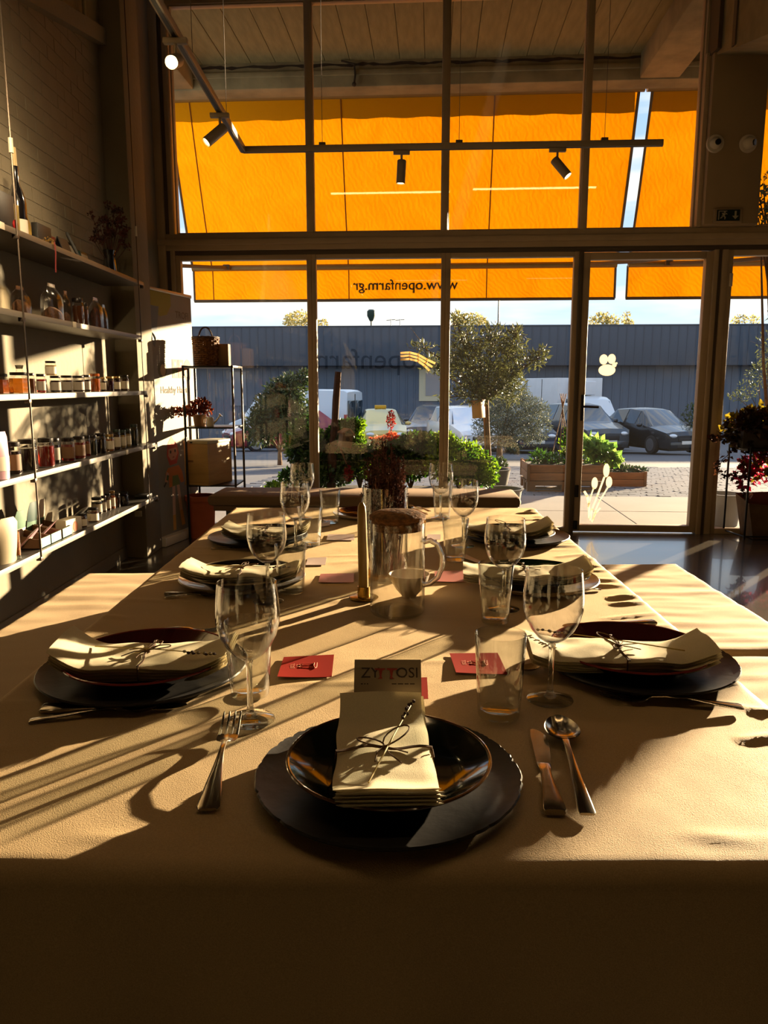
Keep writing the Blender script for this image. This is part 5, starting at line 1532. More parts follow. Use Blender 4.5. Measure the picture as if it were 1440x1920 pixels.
row(2, [(-2, 30, 38, 'honey', dict(square=True, lab=False), 'square dark honey jar cut by the left photo edge, middle shelf'),
        (34, 32, 40, 'amber', dict(square=True, lab=False), 'square amber honey jar with a little cork bottle on top'),
        (56, 16, 38, 'brown', dict(x=-1.69, lab=False), 'narrow brown jar just right of the square amber jar'),
        (76, 17, 36, 'red', dict(lab=LG), 'red jelly jar left of the front cable'),
        (103, 20, 32, 'dark', dict(lab=LG), 'black-lidded labelled jar below the stacked jar'),
        (124, 21, 32, 'dark', dict(lab=LG), 'second black-lidded labelled jar right of the stacked jar'),
        (146, 22, 31, 'dark', dict(lab=LG), 'third black-lidded labelled jar right of the stacked jar'),
        (161, 16, 32, 'dark', dict(lab=LG), 'small shiny-lidded jar left of the orange jar'),
        (177, 20, 34, 'honey', dict(lab=False, lid=J['honey']), 'orange rounded honey jar in the middle of the row'),
        (193, 10, 27, 'dark', dict(lid=M_lidw), 'slim dark jar with gold lid right of the orange jar'),
        (205, 15, 28, 'purple', dict(lid=M_lidw, lab=False), 'plum jam jar with gold lid on the middle shelf'),
        (218, 14, 28, 'purple', dict(lid=M_lidw), 'second plum jam jar with gold lid on the middle shelf'),
        (232, 17, 30, 'brown', dict(lab=M_label), 'last jar on the middle shelf, white label at bottom')])
row(2, [(96, 20, 28, 'pale', dict(lab=M_label, dz=32 * wpx(103) - .003), 'jar stacked on top of another, tallest on the middle shelf')])
p = at_shelf(37, 2); p.z += 40 * wpx(34) - .002
t = thing('cork_bottle', 'tiny stoppered bottle on top of the square amber jar', 'bottle', T(*p))
Geo().lathe([(0, 0), (.012, 0), (.016, .004), (.012, .018), (.0, .02)], 18).obj('bottle', M_jar, t); Geo().lathe([(0, .0175), (.014, .018), (.018, .034), (0, .035)], 16).obj('stopper', pm('grey_stopper', '6a6250', .8), t)
row(3, [(22, 34, 62, 'dark', dict(lab=LB), 'tall black preserve jar at the left of the fourth shelf'),
        (52, 34, 60, 'dark', dict(lab=False), 'second tall black preserve jar on the fourth shelf'),
        (86, 30, 54, 'red', dict(lab=False), 'dark jar with ruby glow behind the front cable'),
        (101, 22, 48, 'dark', dict(lab=LG, x=-1.69), 'black labelled jar just right of the front cable, fourth shelf'),
        (127, 24, 44, 'red', dict(lab=LB), 'bright red jelly jar on the fourth shelf'),
        (148, 22, 42, 'red', dict(lab=LB), 'deep red jar right of the bright red jelly'),
        (163, 12, 40, 'red', dict(lab=LB), 'slim red jar on the fourth shelf'),
        (174, 15, 38, 'olive', dict(lab=False), 'slim olive green jar on the fourth shelf'),
        (188, 20, 38, 'dark', dict(lab=False), 'round black jar right of the olive green jar'),
        (205, 16, 32, 'amber', dict(lid=M_lidw), 'amber jar with gold lid on the fourth shelf'),
        (218, 15, 38, 'brown', dict(lid=M_lidg), 'brown jar with raised green lid, fourth shelf'),
        (230, 12, 34, 'pale', dict(lid=M_lidg), 'first white-labelled slim jar near the end of fourth shelf'),
        (240, 11, 34, 'pale', dict(lid=M_lidg), 'second white-labelled slim jar near the end of fourth shelf'),
        (251, 14, 40, 'olive', dict(lid=M_lidg, lab=False), 'last green-lidded jar at the end of the fourth shelf')])
row(4, [(153, 18, 27, 'brown', dict(x=-1.64), 'squat labelled jar in front on the lowest shelf'),
        (174, 21, 28, 'brown', dict(x=-1.64), 'second squat labelled jar in front on the lowest shelf'),
        (181, 20, 32, 'dark', dict(lid=M_lid, x=-1.72), 'black-lidded jar behind the squat jars'),
        (194, 10, 32, 'brown', dict(x=-1.70), 'first of three slim brown jars on the lowest shelf'),
        (202, 10, 33, 'brown', dict(x=-1.70), 'second of three slim brown jars on the lowest shelf'),
        (210, 11, 34, 'honey', dict(x=-1.70, lid=M_lidw), 'third slim jar on the lowest shelf, gold lid'),
        (219, 11, 26, 'dark', dict(lab=False, x=-1.69), 'small black jar beside the round black jar'),
        (231, 18, 25, 'dark', dict(lab=False, x=-1.68), 'round black jar near the end of the lowest shelf')])
p = at_shelf(269, 4, -1.66)
tag(boxo('flat_case', (p.x - .05, p.y - .055, p.z), (p.x + .04, p.y + .055, p.z + .022), M_black, None, None, .004), 'flat black case at the far end of the lowest shelf', 'case')
# packets and trays on the lowest shelf
M_pkg = pm('green_packet', '5a7a64', .45, vary=.2, vscale=20)
M_pkd = pm('dark_green_packet', '26403c', .4)
M_pkp = pm('pink_packet', 'b98a92', .45, vary=.25, vscale=25)
M_pkc = pm('cream_packet', 'a8997c', .5, vary=.1, vscale=12)
M_card = pm('brown_cardboard', '6a4a30', .85)
M_cardg = pm('green_carton', '7ba08a', .6, vary=.15, vscale=15)
def sachet(label, p, w, h, d, m, rz=0.0, rx=0.0, band=None, name='seed_packet', top=.55):
    t = thing(name, label, 'packet', T(*p) @ RZ(rz) @ RX(rx))
    def f_(sg):
        def q(s, k):
            x = (s - .5) * w * (1 if k < top else 1 - (1 - .62) * ((k - top) / (1 - top)) ** 2)
            return (x, sg * d * .5 * math.sin(PI * (.05 + .9 * s)) * (1 - k ** 3 * .9), h * k)
        return q
    Geo().slab(10, 8, f_(1), f_(-1)).obj('pouch', m, t)
    if band is not None:
        Geo().slab(10, 2, lambda s, k: tuple(Vector(f_(-1)(s, .18 + .3 * k)) + Vector((0, -.0012, 0))), lambda s, k: tuple(Vector(f_(-1)(s, .18 + .3 * k)) + Vector((0, -.0004, 0)))).obj('printed_band', band, t)
    return t
def tray(label, p, w, d, h, rz):
    t = thing('display_carton', label, 'carton', T(*p) @ RZ(rz))
    boxo('bottom', (-w / 2, -d / 2, 0), (w / 2, d / 2, .003), M_card, t)
    boxo('front_panel', (-w / 2, -d / 2, 0), (w / 2, -d / 2 + .003, h * .55), M_cardg, t); boxo('back_panel', (-w / 2, d / 2 - .003, 0), (w / 2, d / 2, h), M_card, t)
    for s in (-1, 1):
        Geo().prism([(-d / 2, 0), (d / 2, 0), (d / 2, h), (-d / 2 + .02, h * .55), (-d / 2, h * .55)], -.0015, .0015, T(s * (w / 2 - .0015), 0, 0) @ Matrix(((0, 0, 1, 0), (1, 0, 0, 0), (0, 1, 0, 0), (0, 0, 0, 1)))).obj('side_panel', M_card, t)
    Geo().box((-w * .3, -d / 2 - .001, h * .1), (w * .3, -d / 2, h * .42)).obj('printed_label', M_label, t)
    return t
RZS = PI / 2      # their fronts look into the room (+x)
for k_, (px_, lab) in enumerate(((46, 'first green fronted display carton on the lowest shelf'), (68, 'second green fronted display carton, middle of three'), (90, 'third green fronted display carton, nearly empty'))):
    p = at_shelf(px_, 4, -1.715); tray(lab, p, .118, .19, .085, RZS)
ps = at_shelf(30, 4, -1.77); sachet('pale green seed packet standing in the first carton', ps + Vector((0, 0, .004)), .09, .17, .02, M_pkg, RZS - .2, .2, M_label)
ps = at_shelf(55, 4, -1.78); sachet('dark green seed packet standing in the second carton', ps + Vector((0, 0, .004)), .09, .185, .02, M_pkd, RZS - .1, .15, M_pkg)
ps = at_shelf(72, 4, -1.79); sachet('white and green packet behind the dark green packet', ps + Vector((0, 0, .004)), .08, .18, .02, M_label, RZS, .15, M_pkg)
ps = at_shelf(45, 4, -1.70); sachet('pink packet leaning back in the first carton', ps + Vector((-.02, 0, .006)), .075, .14, .02, M_pkp, RZS + .2, .75, M_label)
ps = at_shelf(74, 4, -1.70); sachet('narrow purple packet leaning in the second carton', ps + Vector((-.02, 0, .006)), .035, .14, .012, M_pkp, RZS + .3, .8, None)
ps = at_shelf(84, 4, -1.77); sachet('cream packet at the back of the third carton', ps + Vector((0, 0, .004)), .06, .11, .012, M_pkc, RZS - .2, .3, None)
ps = at_shelf(9, 4, -1.645); sachet('large cream paper bag at the left end of the lowest shelf', ps, .115, .20, .04, M_pkc, RZS - .3, .12, None, 'paper_bag', .92)
ps = at_shelf(31, 4, -1.625)
t = thing('spice_tube', 'clear tube of orange spice beside the cream paper bag', 'jar', T(*ps))
Geo().lathe([(0, .001), (.016, .001), (.016, .13), (.014, .13), (.014, .004), (0, .003)], 20).obj('tube', M_jar, t); Geo().lathe([(0, .02), (.013, .02), (.013, .122), (0, .124)], 16).obj('spice', pm('orange_spice', 'b8641e', .8, col2='6a2c10', vscale=120), t)
ps = at_shelf(128, 4, -1.66)
t = thing('tea_carton', 'white carton with an orange flame print on lowest shelf', 'carton', T(*ps) @ RZ(RZS - .15))
boxo('carton', (-.075, -.03, 0), (.075, .03, .072), pm('white_carton', 'cfc4aa', .5), t, bev=.002)
Geo().prism(ell(.01, .03, .022, .026, 14), .0, .001, T(0, -.0305, 0) @ RX(PI / 2)).obj('printed_flame', pm('orange_print', 'cc6a24', .5), t)
ps = at_shelf(133, 4, -1.70)
tag(sachet('silver pouch lying on top of the white carton', ps + Vector((.04, 0, .073)), .10, .06, .02, pm('silver_pouch', '77736c', .35, .5), RZS, .9, None, 'pouch'), None, None)
ps = at_shelf(3, 3, -1.64); sachet('pink and white pouch at the left end of the fourth shelf', ps, .085, .20, .05, pm('pink_pouch', 'c89aa4', .4, vary=.3, vscale=8), RZS, .05, M_label, 'pouch', .8)
# -- second shelf: jars and bags of dried herbs
M_herb = pm('dried_herb', '3a2416', .9, col2='5a3a22', vscale=50, bump=.6, bscale=60)
M_herb2 = pm('dried_petals', '4a2018', .9, col2='2c1810', vscale=50, bump=.6, bscale=60)
M_bagf = thin_glass('clear_film', (.86, .82, .74), .7, .18, 1.5)
def herb_bag(label, p, w, h, fill, seed, m=M_herb):
    t = thing('herb_bag', label, 'bag', T(*p) @ RZ(RZS))
    def sf(sc_, hh, dep):
        def fn(s, k):
            a = 2 * PI * s; rad = 1 - .45 * max(0, (k - .72) / .28) ** 1.3
            r = w * .62 * sc_ * rad * (1 + .09 * math.sin(a * 5 + seed) * k + .06 * math.sin(a * 9 + 2 * k))
            return (r * math.cos(a), dep * r * math.sin(a) * (1 - .93 * k ** 5), hh * k)
        return fn
    Geo().grid(28, 10, sf(1, h, .6)).obj('film', M_bagf, t)
    g = Geo().grid(24, 6, sf(.93, h * fill, .58))
    g.obj('herbs', m, t)
    boxo('top_fold', (-w * .34, -.002, h - .006), (w * .34, .002, h + .012), M_bagf, t)
    return t
for (px_, w_, h_, fl2, lab, m_) in ((38, 42, 50, .6, 'dark bag of dried herbs at the left of the second shelf', M_herb), (98, 46, 66, .42, 'tall clear cellophane bag of herbs behind the front cable', M_herb), (124, 18, 58, .4, 'slim clear bag glinting in the second shelf row', M_herb), (180, 32, 56, .75, 'bag of dried red petals near the end of second shelf', M_herb2), (195, 16, 46, .5, 'last slim bag at the end of the second shelf', M_herb2)):
    p = at_shelf(px_, 1, -1.70); s = wpx(px_, -1.7); herb_bag(lab, p, w_ * s, h_ * s, fl2, px_, m_)
for (px_, w_, h_, lab) in ((146, 21, 50, 'tall herb jar with dark lid on the second shelf'), (159, 12, 44, 'slim herb jar right of the tall one, second shelf')):
    p = at_shelf(px_, 1, -1.66); s = wpx(px_, -1.66)
    jar(lab, p, w_ * s / 2, h_ * s, 'brown', lab=False)
# -- top shelf
def lean(px, x, w, h, th, rz, rx, m, lab, name='picture', cat='picture', inset=None, dz=0.0):
    p = at_shelf(px, 0, x)
    t = thing(name, lab, cat, T(p.x, p.y, p.z + dz) @ RZ(rz) @ RX(rx))
    boxo('board', (-w / 2, -th / 2, 0), (w / 2, th / 2, h), m, t, bev=.001)
    if inset: boxo('print', (-w * .40, -th / 2 - .001, h * .12), (w * .40, -th / 2, h * .88), inset, t)
    return t
M_yel = pm('ochre_print', 'b08a34', .6, vary=.3, vscale=12, col2='7a6a2a'); M_frm = pm('gold_frame', '8a6a2c', .5)
M_bkbox = pm('black_carton', '14120f', .5); M_rbk = pm('red_frame', '6a2a18', .5)
p = at_shelf(4, 0, -1.68); tag(boxo('black_carton', (p.x - .05, p.y - .11, p.z), (p.x + .04, p.y + .03, p.z + .155), M_bkbox, None, None, .003), 'black carton at the left end of the top shelf', 'carton')
p = at_shelf(19, 0, -1.68); tag(boxo('ochre_carton', (p.x - .03, p.y - .02, p.z), (p.x + .03, p.y + .035, p.z + .13), M_yel, None, None, .002), 'small ochre carton between the black carton and bottle', 'carton')
p = at_shelf(34, 0, -1.67)
t = thing('candle_bottle', 'tall dark wine bottle holding a pale candle, top shelf', 'bottle', T(*p))
Geo().lathe([(0, 0), (.036, 0), (.038, .004), (.038, .15), (.03, .19), (.016, .23), (.0145, .30), (.0155, .305), (0, .306)], 28).obj('bottle', pm('dark_bottle', '0f0d10', .15, coat=.5), t)
Geo().lathe([(.0384, .012), (.0388, .012), (.0388, .075), (.0384, .075)], 28).obj('paper_label', M_white, t)
Geo().lathe([(0, .305), (.0125, .305), (.011, .385), (0, .387)], 16).obj('candle', pm('pale_wax', 'b09a6a', .5), t)
lean(53, -1.80, .20, .25, .008, RZS - .1, -.30, M_frm, 'leaning ochre framed print behind the bottle, top shelf', inset=M_yel)
lean(92, -1.80, .24, .14, .010, RZS - .15, -.30, M_rbk, 'low red-edged picture with pale painting, top shelf', inset=pm('pale_painting', 'b08a54', .6, vary=.4, vscale=20))
lean(78, -1.74, .03, .13, .16, 0, 0, M_bkbox, 'thin dark book end-on, left of the red-edged picture', 'book', 'book')
p = at_shelf(116, 0, -1.70)
t = thing('tent_card', 'small black folded tent sign in front of the picture', 'sign', T(*p) @ RZ(RZS))
for s in (-1, 1): Geo().box((-.06, -.002, 0), (.06, .002, .10), T(0, s * .034, 0) @ RX(s * .34)).obj('leaf_board', M_bkbox, t)
p = at_shelf(88, 0, -1.66)
t = thing('flower_sprig', 'tiny dried yellow sprig lying at the shelf edge', 'flower', T(p.x, p.y, p.z))
foliage(t, [((0, 0, .025), (.03, .05, .022), 90)], .014, .008, leaf_mat('dry_yellow', '6a5020', 'a8823a', .3, .7, 40), 81, 'flower_heads')
Geo().tube([(0, -.05, .004), (0, .0, .02), (0, .05, .03)], .0015, 5).obj('stem', M_stem, t)
p = at_shelf(100, 0, XS + .012)
tag(Geo().slab(2, 10, lambda s, k: (p.x + .0025 * math.sin(k * 5), p.y + (s - .5) * .014, p.z + .012 - .14 * k), lambda s, k: (p.x - .001 + .0025 * math.sin(k * 5), p.y + (s - .5) * .014, p.z + .012 - .14 * k)).obj('red_ribbon', pm('red_ribbon', '7a1a1a', .6)), 'red ribbon hanging over the edge of the top shelf', 'ribbon')
tag(Geo().ball((0, 0, 0), (.012, .014, .022)).obj('red_bead', pm('red_bead', '8a1414', .4), None, T(XS - .012, 3.49, SH[0][0] + .024)), 'small red bead beside the front cable, top shelf', 'bead')
lean(141, -1.80, .07, .15, .008, RZS - .3, -.2, M_bkbox, 'small dark frame leaning at the wall, left of the tilted book', inset=M_label)
lean(155, -1.72, .10, .19, .014, RZS + .35, -.42, M_bkbox, 'dark book tilted steeply against another, top shelf', 'book', 'book')
lean(163, -1.79, .12, .12, .01, RZS, -.2, M_pkd, 'blue-grey card with white top behind the tilted book', 'card', 'card', inset=M_label)
p = at_shelf(205, 0, -1.68)
t = thing('bouquet_vase', 'dark slim vase at the end of the top shelf', 'vase', T(*p))
Geo().lathe([(0, 0), (.036, 0), (.040, .01), (.032, .10), (.038, .14), (.035, .14), (.028, .1), (0, .02)], 24).obj('vase', M_dkgl, t)
t = thing('dried_bouquet', 'dark dried flower bouquet in the slim vase', 'flowers', T(*p))
M_dbq = leaf_mat('dried_bouquet_bloom', '2c1410', '5a2c20', .2, .8, 20)
rf = random.Random(5); bl = []; g = Geo()
for i in range(34):
    a = rf.uniform(0, 2 * PI); r = .11 * math.sqrt(rf.random()); h = rf.uniform(.22, .42) - r * .5
    q = Vector((r * math.cos(a), r * math.sin(a), h))
    g.tube([(0.01 * math.cos(a), .01 * math.sin(a), .06), (q.x * .5, q.y * .5, h * .6), q], .0016, 4); bl.append((tuple(q), (.018, .018, .016), 26))
g.obj('stems', M_dbq, t, smooth=0)['kind'] = 'stuff'
foliage(t, bl, .018, .013, M_dbq, 83, 'flower_heads')

# ------------------------------------------------------------------ roll-up banner
bA = Vector((-1.73, 5.74, 0)); bB = Vector((-1.575, 6.36, 0))
ex = (bB - bA).normalized(); wB = (bB - bA).length
nrm = Vector((ex.y, -ex.x, 0))              # looks into the room
if nrm.x < 0: nrm = -nrm
ZBT = on_y(355, 557, 6.36).z
Mb = frame(ex, Vector((0, 0, 1)), nrm, Vector((bA.x, bA.y, 0)))
bn = thing('roll_up_banner', 'white roll up banner with a cartoon girl, by the window corner', 'banner', Mb)
M_bpaper = pm('banner_paper', '8e887c', .7)
boxo('sheet', (0, .05, -.001), (wB, ZBT, .001), M_bpaper, bn)
boxo('top_rail', (-.005, ZBT - .012, -.008), (wB + .005, ZBT + .012, .008), pm('aluminium', 'a59a88', .4, .6), bn, bev=.003)
boxo('base_cassette', (-.01, 0, -.06), (wB + .01, .07, .06), M_white, bn, bev=.01)
def bpoly(name, poly, c, z=.0015):
    return Geo().prism([(x * wB, y) for x, y in poly], z, z + .0006).obj(name, c if not isinstance(c, str) else pm('print_' + c, c, .7), bn, smooth=0)
B_y = ZBT
bpoly('printed_sun', [(.0, B_y - .013), (.5, B_y - .013), (.5, B_y - .10), (.40, B_y - .17), (.25, B_y - .19), (.1, B_y - .16), (0, B_y - .1)], '8f8418')
bpoly('printed_drop', [(.02, B_y - .12), (.22, B_y - .12), (.17, B_y - .25), (.10, B_y - .42), (.06, B_y - .40), (.02, B_y - .2)], '6a7076', .0022)
text('lettering', 'TROFI', .075, T(wB * .76, B_y - .16, .0025), pm('grey_ink', '6a5c48', .8), bn, .0002)
boxo('printed_line', (wB * .63, B_y - .22, .0015), (wB * .96, B_y - .217, .002), M_frame, bn)
for (x, y, c) in ((.47, .50, '30241a'), (.615, .50, 'a03024'), (.47, .575, '66783a'), (.615, .575, 'b0661e')):
    boxo('printed_square', (wB * x, B_y - y - .067, .0015), (wB * (x + .13), B_y - y, .0024), pm('print_' + c, c, .7), bn)
bpoly('printed_leaf', ell(.535, B_y - .535, .02, .018, 10, .6), 'd8c8a0', .0027); bpoly('printed_apple', ell(.68, B_y - .535, .03, .016, 10), 'd88a7a', .0027)
bpoly('printed_leaf', ell(.535, B_y - .61, .022, .022, 10), '9aa860', .0027); bpoly('printed_carrot', ell(.68, B_y - .61, .022, .024, 10), 'd89a54', .0027)
bpoly('printed_head', ell(.845, B_y - .58, .095, .085, 20), '33261e'); bpoly('printed_face', ell(.80, B_y - .59, .045, .045, 16), 'b48a58', .0026)
bpoly('printed_head', ell(.24, B_y - .58, .10, .065, 20), '6a6040'); bpoly('printed_face', ell(.25, B_y - .585, .06, .045, 16), 'c8a87a', .0026)
text('lettering', 'Healthy Habits', .074, T(wB * .52, B_y - .735, .0025), pm('brown_ink', '4a3824', .8), bn, .0002)
# the girl: flat printed figure
gy = lambda py: on_y(312, py, 6.05).z
def gp(pxl): return [((px - 283) / 75.0, gy(py)) for px, py in pxl]
def gpoly(name, pts, c, z): bpoly(name, gp(pts), c, z)
gpoly('printed_hair', [(303, 834), (306, 826), (311, 817), (316, 826), (321, 833), (323, 850), (319, 868), (306, 870), (302, 852)], 'c2482e', .0015)
gpoly('printed_face', [(305, 840), (320, 838), (321, 850), (316, 860), (309, 861), (304, 852)], 'd8a488', .0022)
gpoly('printed_shirt', [(303, 874), (322, 872), (328, 885), (331, 905), (325, 906), (321, 893), (321, 908), (304, 910), (303, 894), (298, 884)], 'd07a1c', .0018)
gpoly('printed_skirt', [(310, 890), (320, 890), (323, 908), (309, 909)], '7f8a3c', .0026)
gpoly('printed_arm', [(300, 880), (304, 884), (301, 900), (296, 898)], 'd8a488', .0024)
gpoly('printed_leg', [(309, 909), (314, 909), (313, 962), (308, 962)], 'dcb49a', .0016); gpoly('printed_leg', [(317, 908), (322, 908), (326, 956), (321, 957)], 'dcb49a', .0016)
gpoly('printed_boot', [(308, 962), (313, 962), (313, 990), (308, 990)], 'd8a050', .0016); gpoly('printed_boot', [(321, 957), (326, 956), (330, 985), (324, 986)], 'd8a050', .0016)
for ex_ in ((308.5, 845.5), (316.5, 844.5)):
    q = gp([ex_])[0]; bpoly('printed_eye', ell(q[0], q[1], .018, .013, 10), '2a2018', .003)
gpoly('printed_mouth', [(311, 855), (315, 854), (314, 857), (312, 857)], 'a03a34', .003)
gpoly('printed_leaf', [(300, 886), (304, 888), (302, 897), (299, 895)], '5a6a30', .003); gpoly('printed_carrot', [(294, 905), (298, 898), (299, 900), (295, 908)], '3a2c20', .003)

# ------------------------------------------------------------------ open metal rack
rA = Vector((-1.46, 5.98)); 
ry = 5.95; 
rf0 = on_y(338, 690, 5.95); rf1 = on_y(430, 685, 5.95)
zr1 = on_y(385, 686, 5.95).z; zr2 = on_y(390, 801, 5.95).z; zr3 = on_y(395, 910, 5.95).z
rk = thing('metal_rack', 'open black metal rack by the left window pane', 'rack', T(rf0.x + .02, 5.95, 0))
RW, RD = rf1.x - rf0.x, .37
for x in (0, RW):
    for y in (0, RD): boxo('post', (x - .008, y - .008, 0), (x + .008, y + .008, zr1), M_black if x == 0 else M_cable, rk, bev=.002)
for z in (zr1, zr2, zr3):
    boxo('shelf_plate', (0, 0, z - .012), (RW, RD, z), M_black, rk, bev=.002)
for z in (zr1,):
    for x in (0, RW): boxo('top_rail', (x - .009, -.008, z - .014), (x + .009, RD + .008, z + .004), M_cable, rk, bev=.002)
ox, oy = rf0.x, 5.95
# wicker basket
bx = on_y(386, 680, 6.08)
M_wick = pm('wicker', '8a5a24', .7, col2='5a3412', vscale=40, bump=.6, bscale=80)
M_wickd = pm('dark_wicker', '4a2c14', .7, bump=.5, bscale=80)
bk = thing('wicker_basket', 'wicker basket with arched handle on top of the rack', 'basket', T(bx.x, 6.10, zr1 + .002))
hB = on_y(386, 634, 6.10).z - zr1; rB = .085; rT = .098
g = Geo()
for k_ in range(13):
    z = hB * k_ / 13.0 + .004; r = rB + (rT - rB) * k_ / 13
    g.tube([((r + .004 * (1 if (i + k_) % 2 else -1)) * math.cos(2 * PI * i / 28), (r + .004 * (1 if (i + k_) % 2 else -1)) * math.sin(2 * PI * i / 28), z) for i in range(29)], .0072, 6, cap=False)
g.obj('weave', M_wick, bk)
g = Geo()
for i in range(28): a = 2 * PI * i / 28; g.tube([(rB * math.cos(a), rB * math.sin(a), .0), (rT * math.cos(a), rT * math.sin(a), hB)], .004, 5)
g.obj('stakes', M_wick, bk)
Geo().lathe([(0, 0), (rB, 0), (rB, .006), (0, .006)], 24).obj('bottom', M_wick, bk)
g = Geo()
g.tube([(rT * math.cos(2 * PI * i / 28), rT * math.sin(2 * PI * i / 28), hB - .002 + .003 * (i % 2)) for i in range(29)], .010, 7, cap=False)
g.obj('rim', M_wickd, bk)
hh = on_y(386, 614, 6.10).z - zr1
Geo().tube([(-.055 * math.cos(PI * i / 16), 0, hB - .02 + (hh - hB + .02) * math.sin(PI * i / 16)) for i in range(17)], .0065, 7).obj('handle', M_wickd, bk)
p = on_y(419, 682, 6.12)
tag(boxo('kraft_box', (p.x - .04, 6.10, zr1 + .001), (p.x + .045, 6.19, on_y(419, 645, 6.12).z), pm('kraft_paper', '8a6a4a', .8), None, None, .003), 'small kraft box on the rack right of the basket', 'box')
# planter pot with red-brown leaves, watering can
p = on_y(375, 798, 6.06)
t = thing('rack_plant', 'red-brown leafy plant in a tan pot on the rack', 'potted plant', T(p.x, 6.06, zr2 + .001))
Geo().lathe([(0, 0), (.042, 0), (.052, .085), (.054, .09), (.047, .09), (.04, .07), (0, .065)], 24).obj('pot', M_woodp, t)
M_rbl = leaf_mat('red_brown_leaf', '4a1a10', '8a4020', .35, .5, 18)
foliage(t, [((.01, 0, .155), (.065, .06, .055), 240), ((-.07, 0, .12), (.05, .05, .03), 110), ((-.14, -.02, .115), (.05, .04, .025), 80), ((.06, 0, .13), (.04, .04, .035), 80)], .034, .022, M_rbl, 91)
branches(t, (0, 0, .06), [(.01, 0, .15), (-.07, 0, .12), (-.14, -.02, .115), (.06, 0, .13)], .004, M_barkd, 'stems', 4, 1)
p = on_y(392, 798, 6.0)
t = thing('watering_can', 'small white watering can beside the red-brown plant', 'watering can', T(p.x + .01, 6.0, zr2 + .001))
M_can = pm('white_enamel', 'd8cfc0', .25, coat=.4)
Geo().lathe([(0, 0), (.026, 0), (.028, .003), (.028, .06), (.02, .075), (.018, .075), (.024, .058), (0, .05)], 24).obj('body', M_can, t)
Geo().tube([(.02, 0, .02), (.055, 0, .055), (.075, 0, .085)], [.008, .006, .005], 8).lathe([(.004, 0), (.018, .018), (0, .02)], 16, T(.072, 0, .08) @ RY(.75)).obj('spout', M_can, t)
Geo().tube([(-.026, 0, .015), (-.05, 0, .03), (-.048, 0, .06), (-.02, 0, .075)], .004, 7).obj('handle', M_can, t)
# beehive box
M_pine = pm('pine_board', 'c09a5c', .6, vary=.25, vscale=2.5, bump=.2, bscale=40, stretch=(1, 1, 7))
h0 = on_y(344, 900, 5.97); h1 = on_y(438, 900, 5.97)
bhv = thing('beehive_box', 'pale pine beehive box on the lower shelf of the rack', 'beehive', T(h0.x + .01, 5.985, zr3 + .001) @ RZ(-.36))
HW = .215; HD = .34; HH = on_y(390, 832, 5.97).z - zr3
boxo('front_board', (0, 0, 0), (HW, .02, HH), M_pine, bhv, bev=.002); boxo('back_board', (0, HD - .02, 0), (HW, HD, HH), M_pine, bhv, bev=.002)
boxo('side_board', (0, .02, 0), (.02, HD - .02, HH), M_pine, bhv, bev=.002); boxo('side_board', (HW - .02, .02, 0), (HW, HD - .02, HH), M_pine, bhv, bev=.002)
boxo('lid', (-.004, -.004, HH), (HW + .004, HD + .004, HH + .022), pm('pale_lid', 'b8a880', .5, vary=.15, vscale=9), bhv, bev=.003)
boxo('hand_grip', (HW * .15, -.0015, HH * .55), (HW * .38, .0005, HH * .60), M_woodp, bhv)
boxo('entrance_strip', (-.004, -.008, -.0), (HW * .98, .0, .014), M_pine, bhv, bev=.002)
boxo('metal_tag', (HW * .28, -.006, HH + .004), (HW * .38, -.004, HH + .014), M_black, bhv)
p = on_y(378, 995, 6.22)
t = tag(Geo().lathe([(0, 0), (.10, 0), (.115, .30), (.125, .30), (.125, .34), (.11, .34), (.1, .3), (0, .28)], 28).obj('terracotta_planter', M_terra, None, T(p.x + .02, 6.15, 0)), 'terracotta planter on the floor under the rack', 'pot')

# ------------------------------------------------------------------ track lights
dT = 4.95
c1_ = on_v(456, 283, 0)
def track_pt(px, py, Y): return on_y(px, py, Y)
K0 = on_y(456, 281, 5.0); zT = K0.z
K1 = on_z(1243, 268, zT); Kn = on_z(292, 0, zT)
tr1 = thing('track_rail', 'ceiling light track with its corner, left run and cross run', 'light track', T(K0.x, K0.y, zT))
dv = Vector((K1.x - K0.x, K1.y - K0.y, 0)); dn = Vector((Kn.x - K0.x, Kn.y - K0.y, 0)) * 2.3
def rail(name, d, w=.034, h=.036):
    a = math.atan2(d.y, d.x); return Geo().box((0, -w / 2, -h / 2), (d.length, w / 2, h / 2), RZ(a), .003).obj(name, M_track, tr1)
rail('cross_run', dv); rail('left_run', dn)
Geo().box((0, -.008, -.0195), (dn.length, .008, -.0175), RZ(math.atan2(dn.y, dn.x))).obj('groove', M_black, tr1)
Geo().box((0, -.008, -.0195), (dv.length, .008, -.0175), RZ(math.atan2(dv.y, dv.x))).obj('groove', M_black, tr1)
for px_ in (602, 862, 1133):
    q = on_z(px_, 270, zT); s = (q.x - K0.x) / dv.x; q = dv * s
    Geo().tube([q + Vector((0, 0, .018)), q + Vector((0, 0, 5.1 - zT))], .0016, 5).box((q.x - .02, q.y - .012, .016), (q.x + .02, q.y + .012, .034)).obj('suspension_wire', M_cable, tr1)
for f_ in (.12, .3):
    q = dn * f_
    Geo().tube([q + Vector((0, 0, .018)), q + Vector((0, 0, 5.1 - zT))], .0016, 5).obj('suspension_wire', M_cable, tr1)
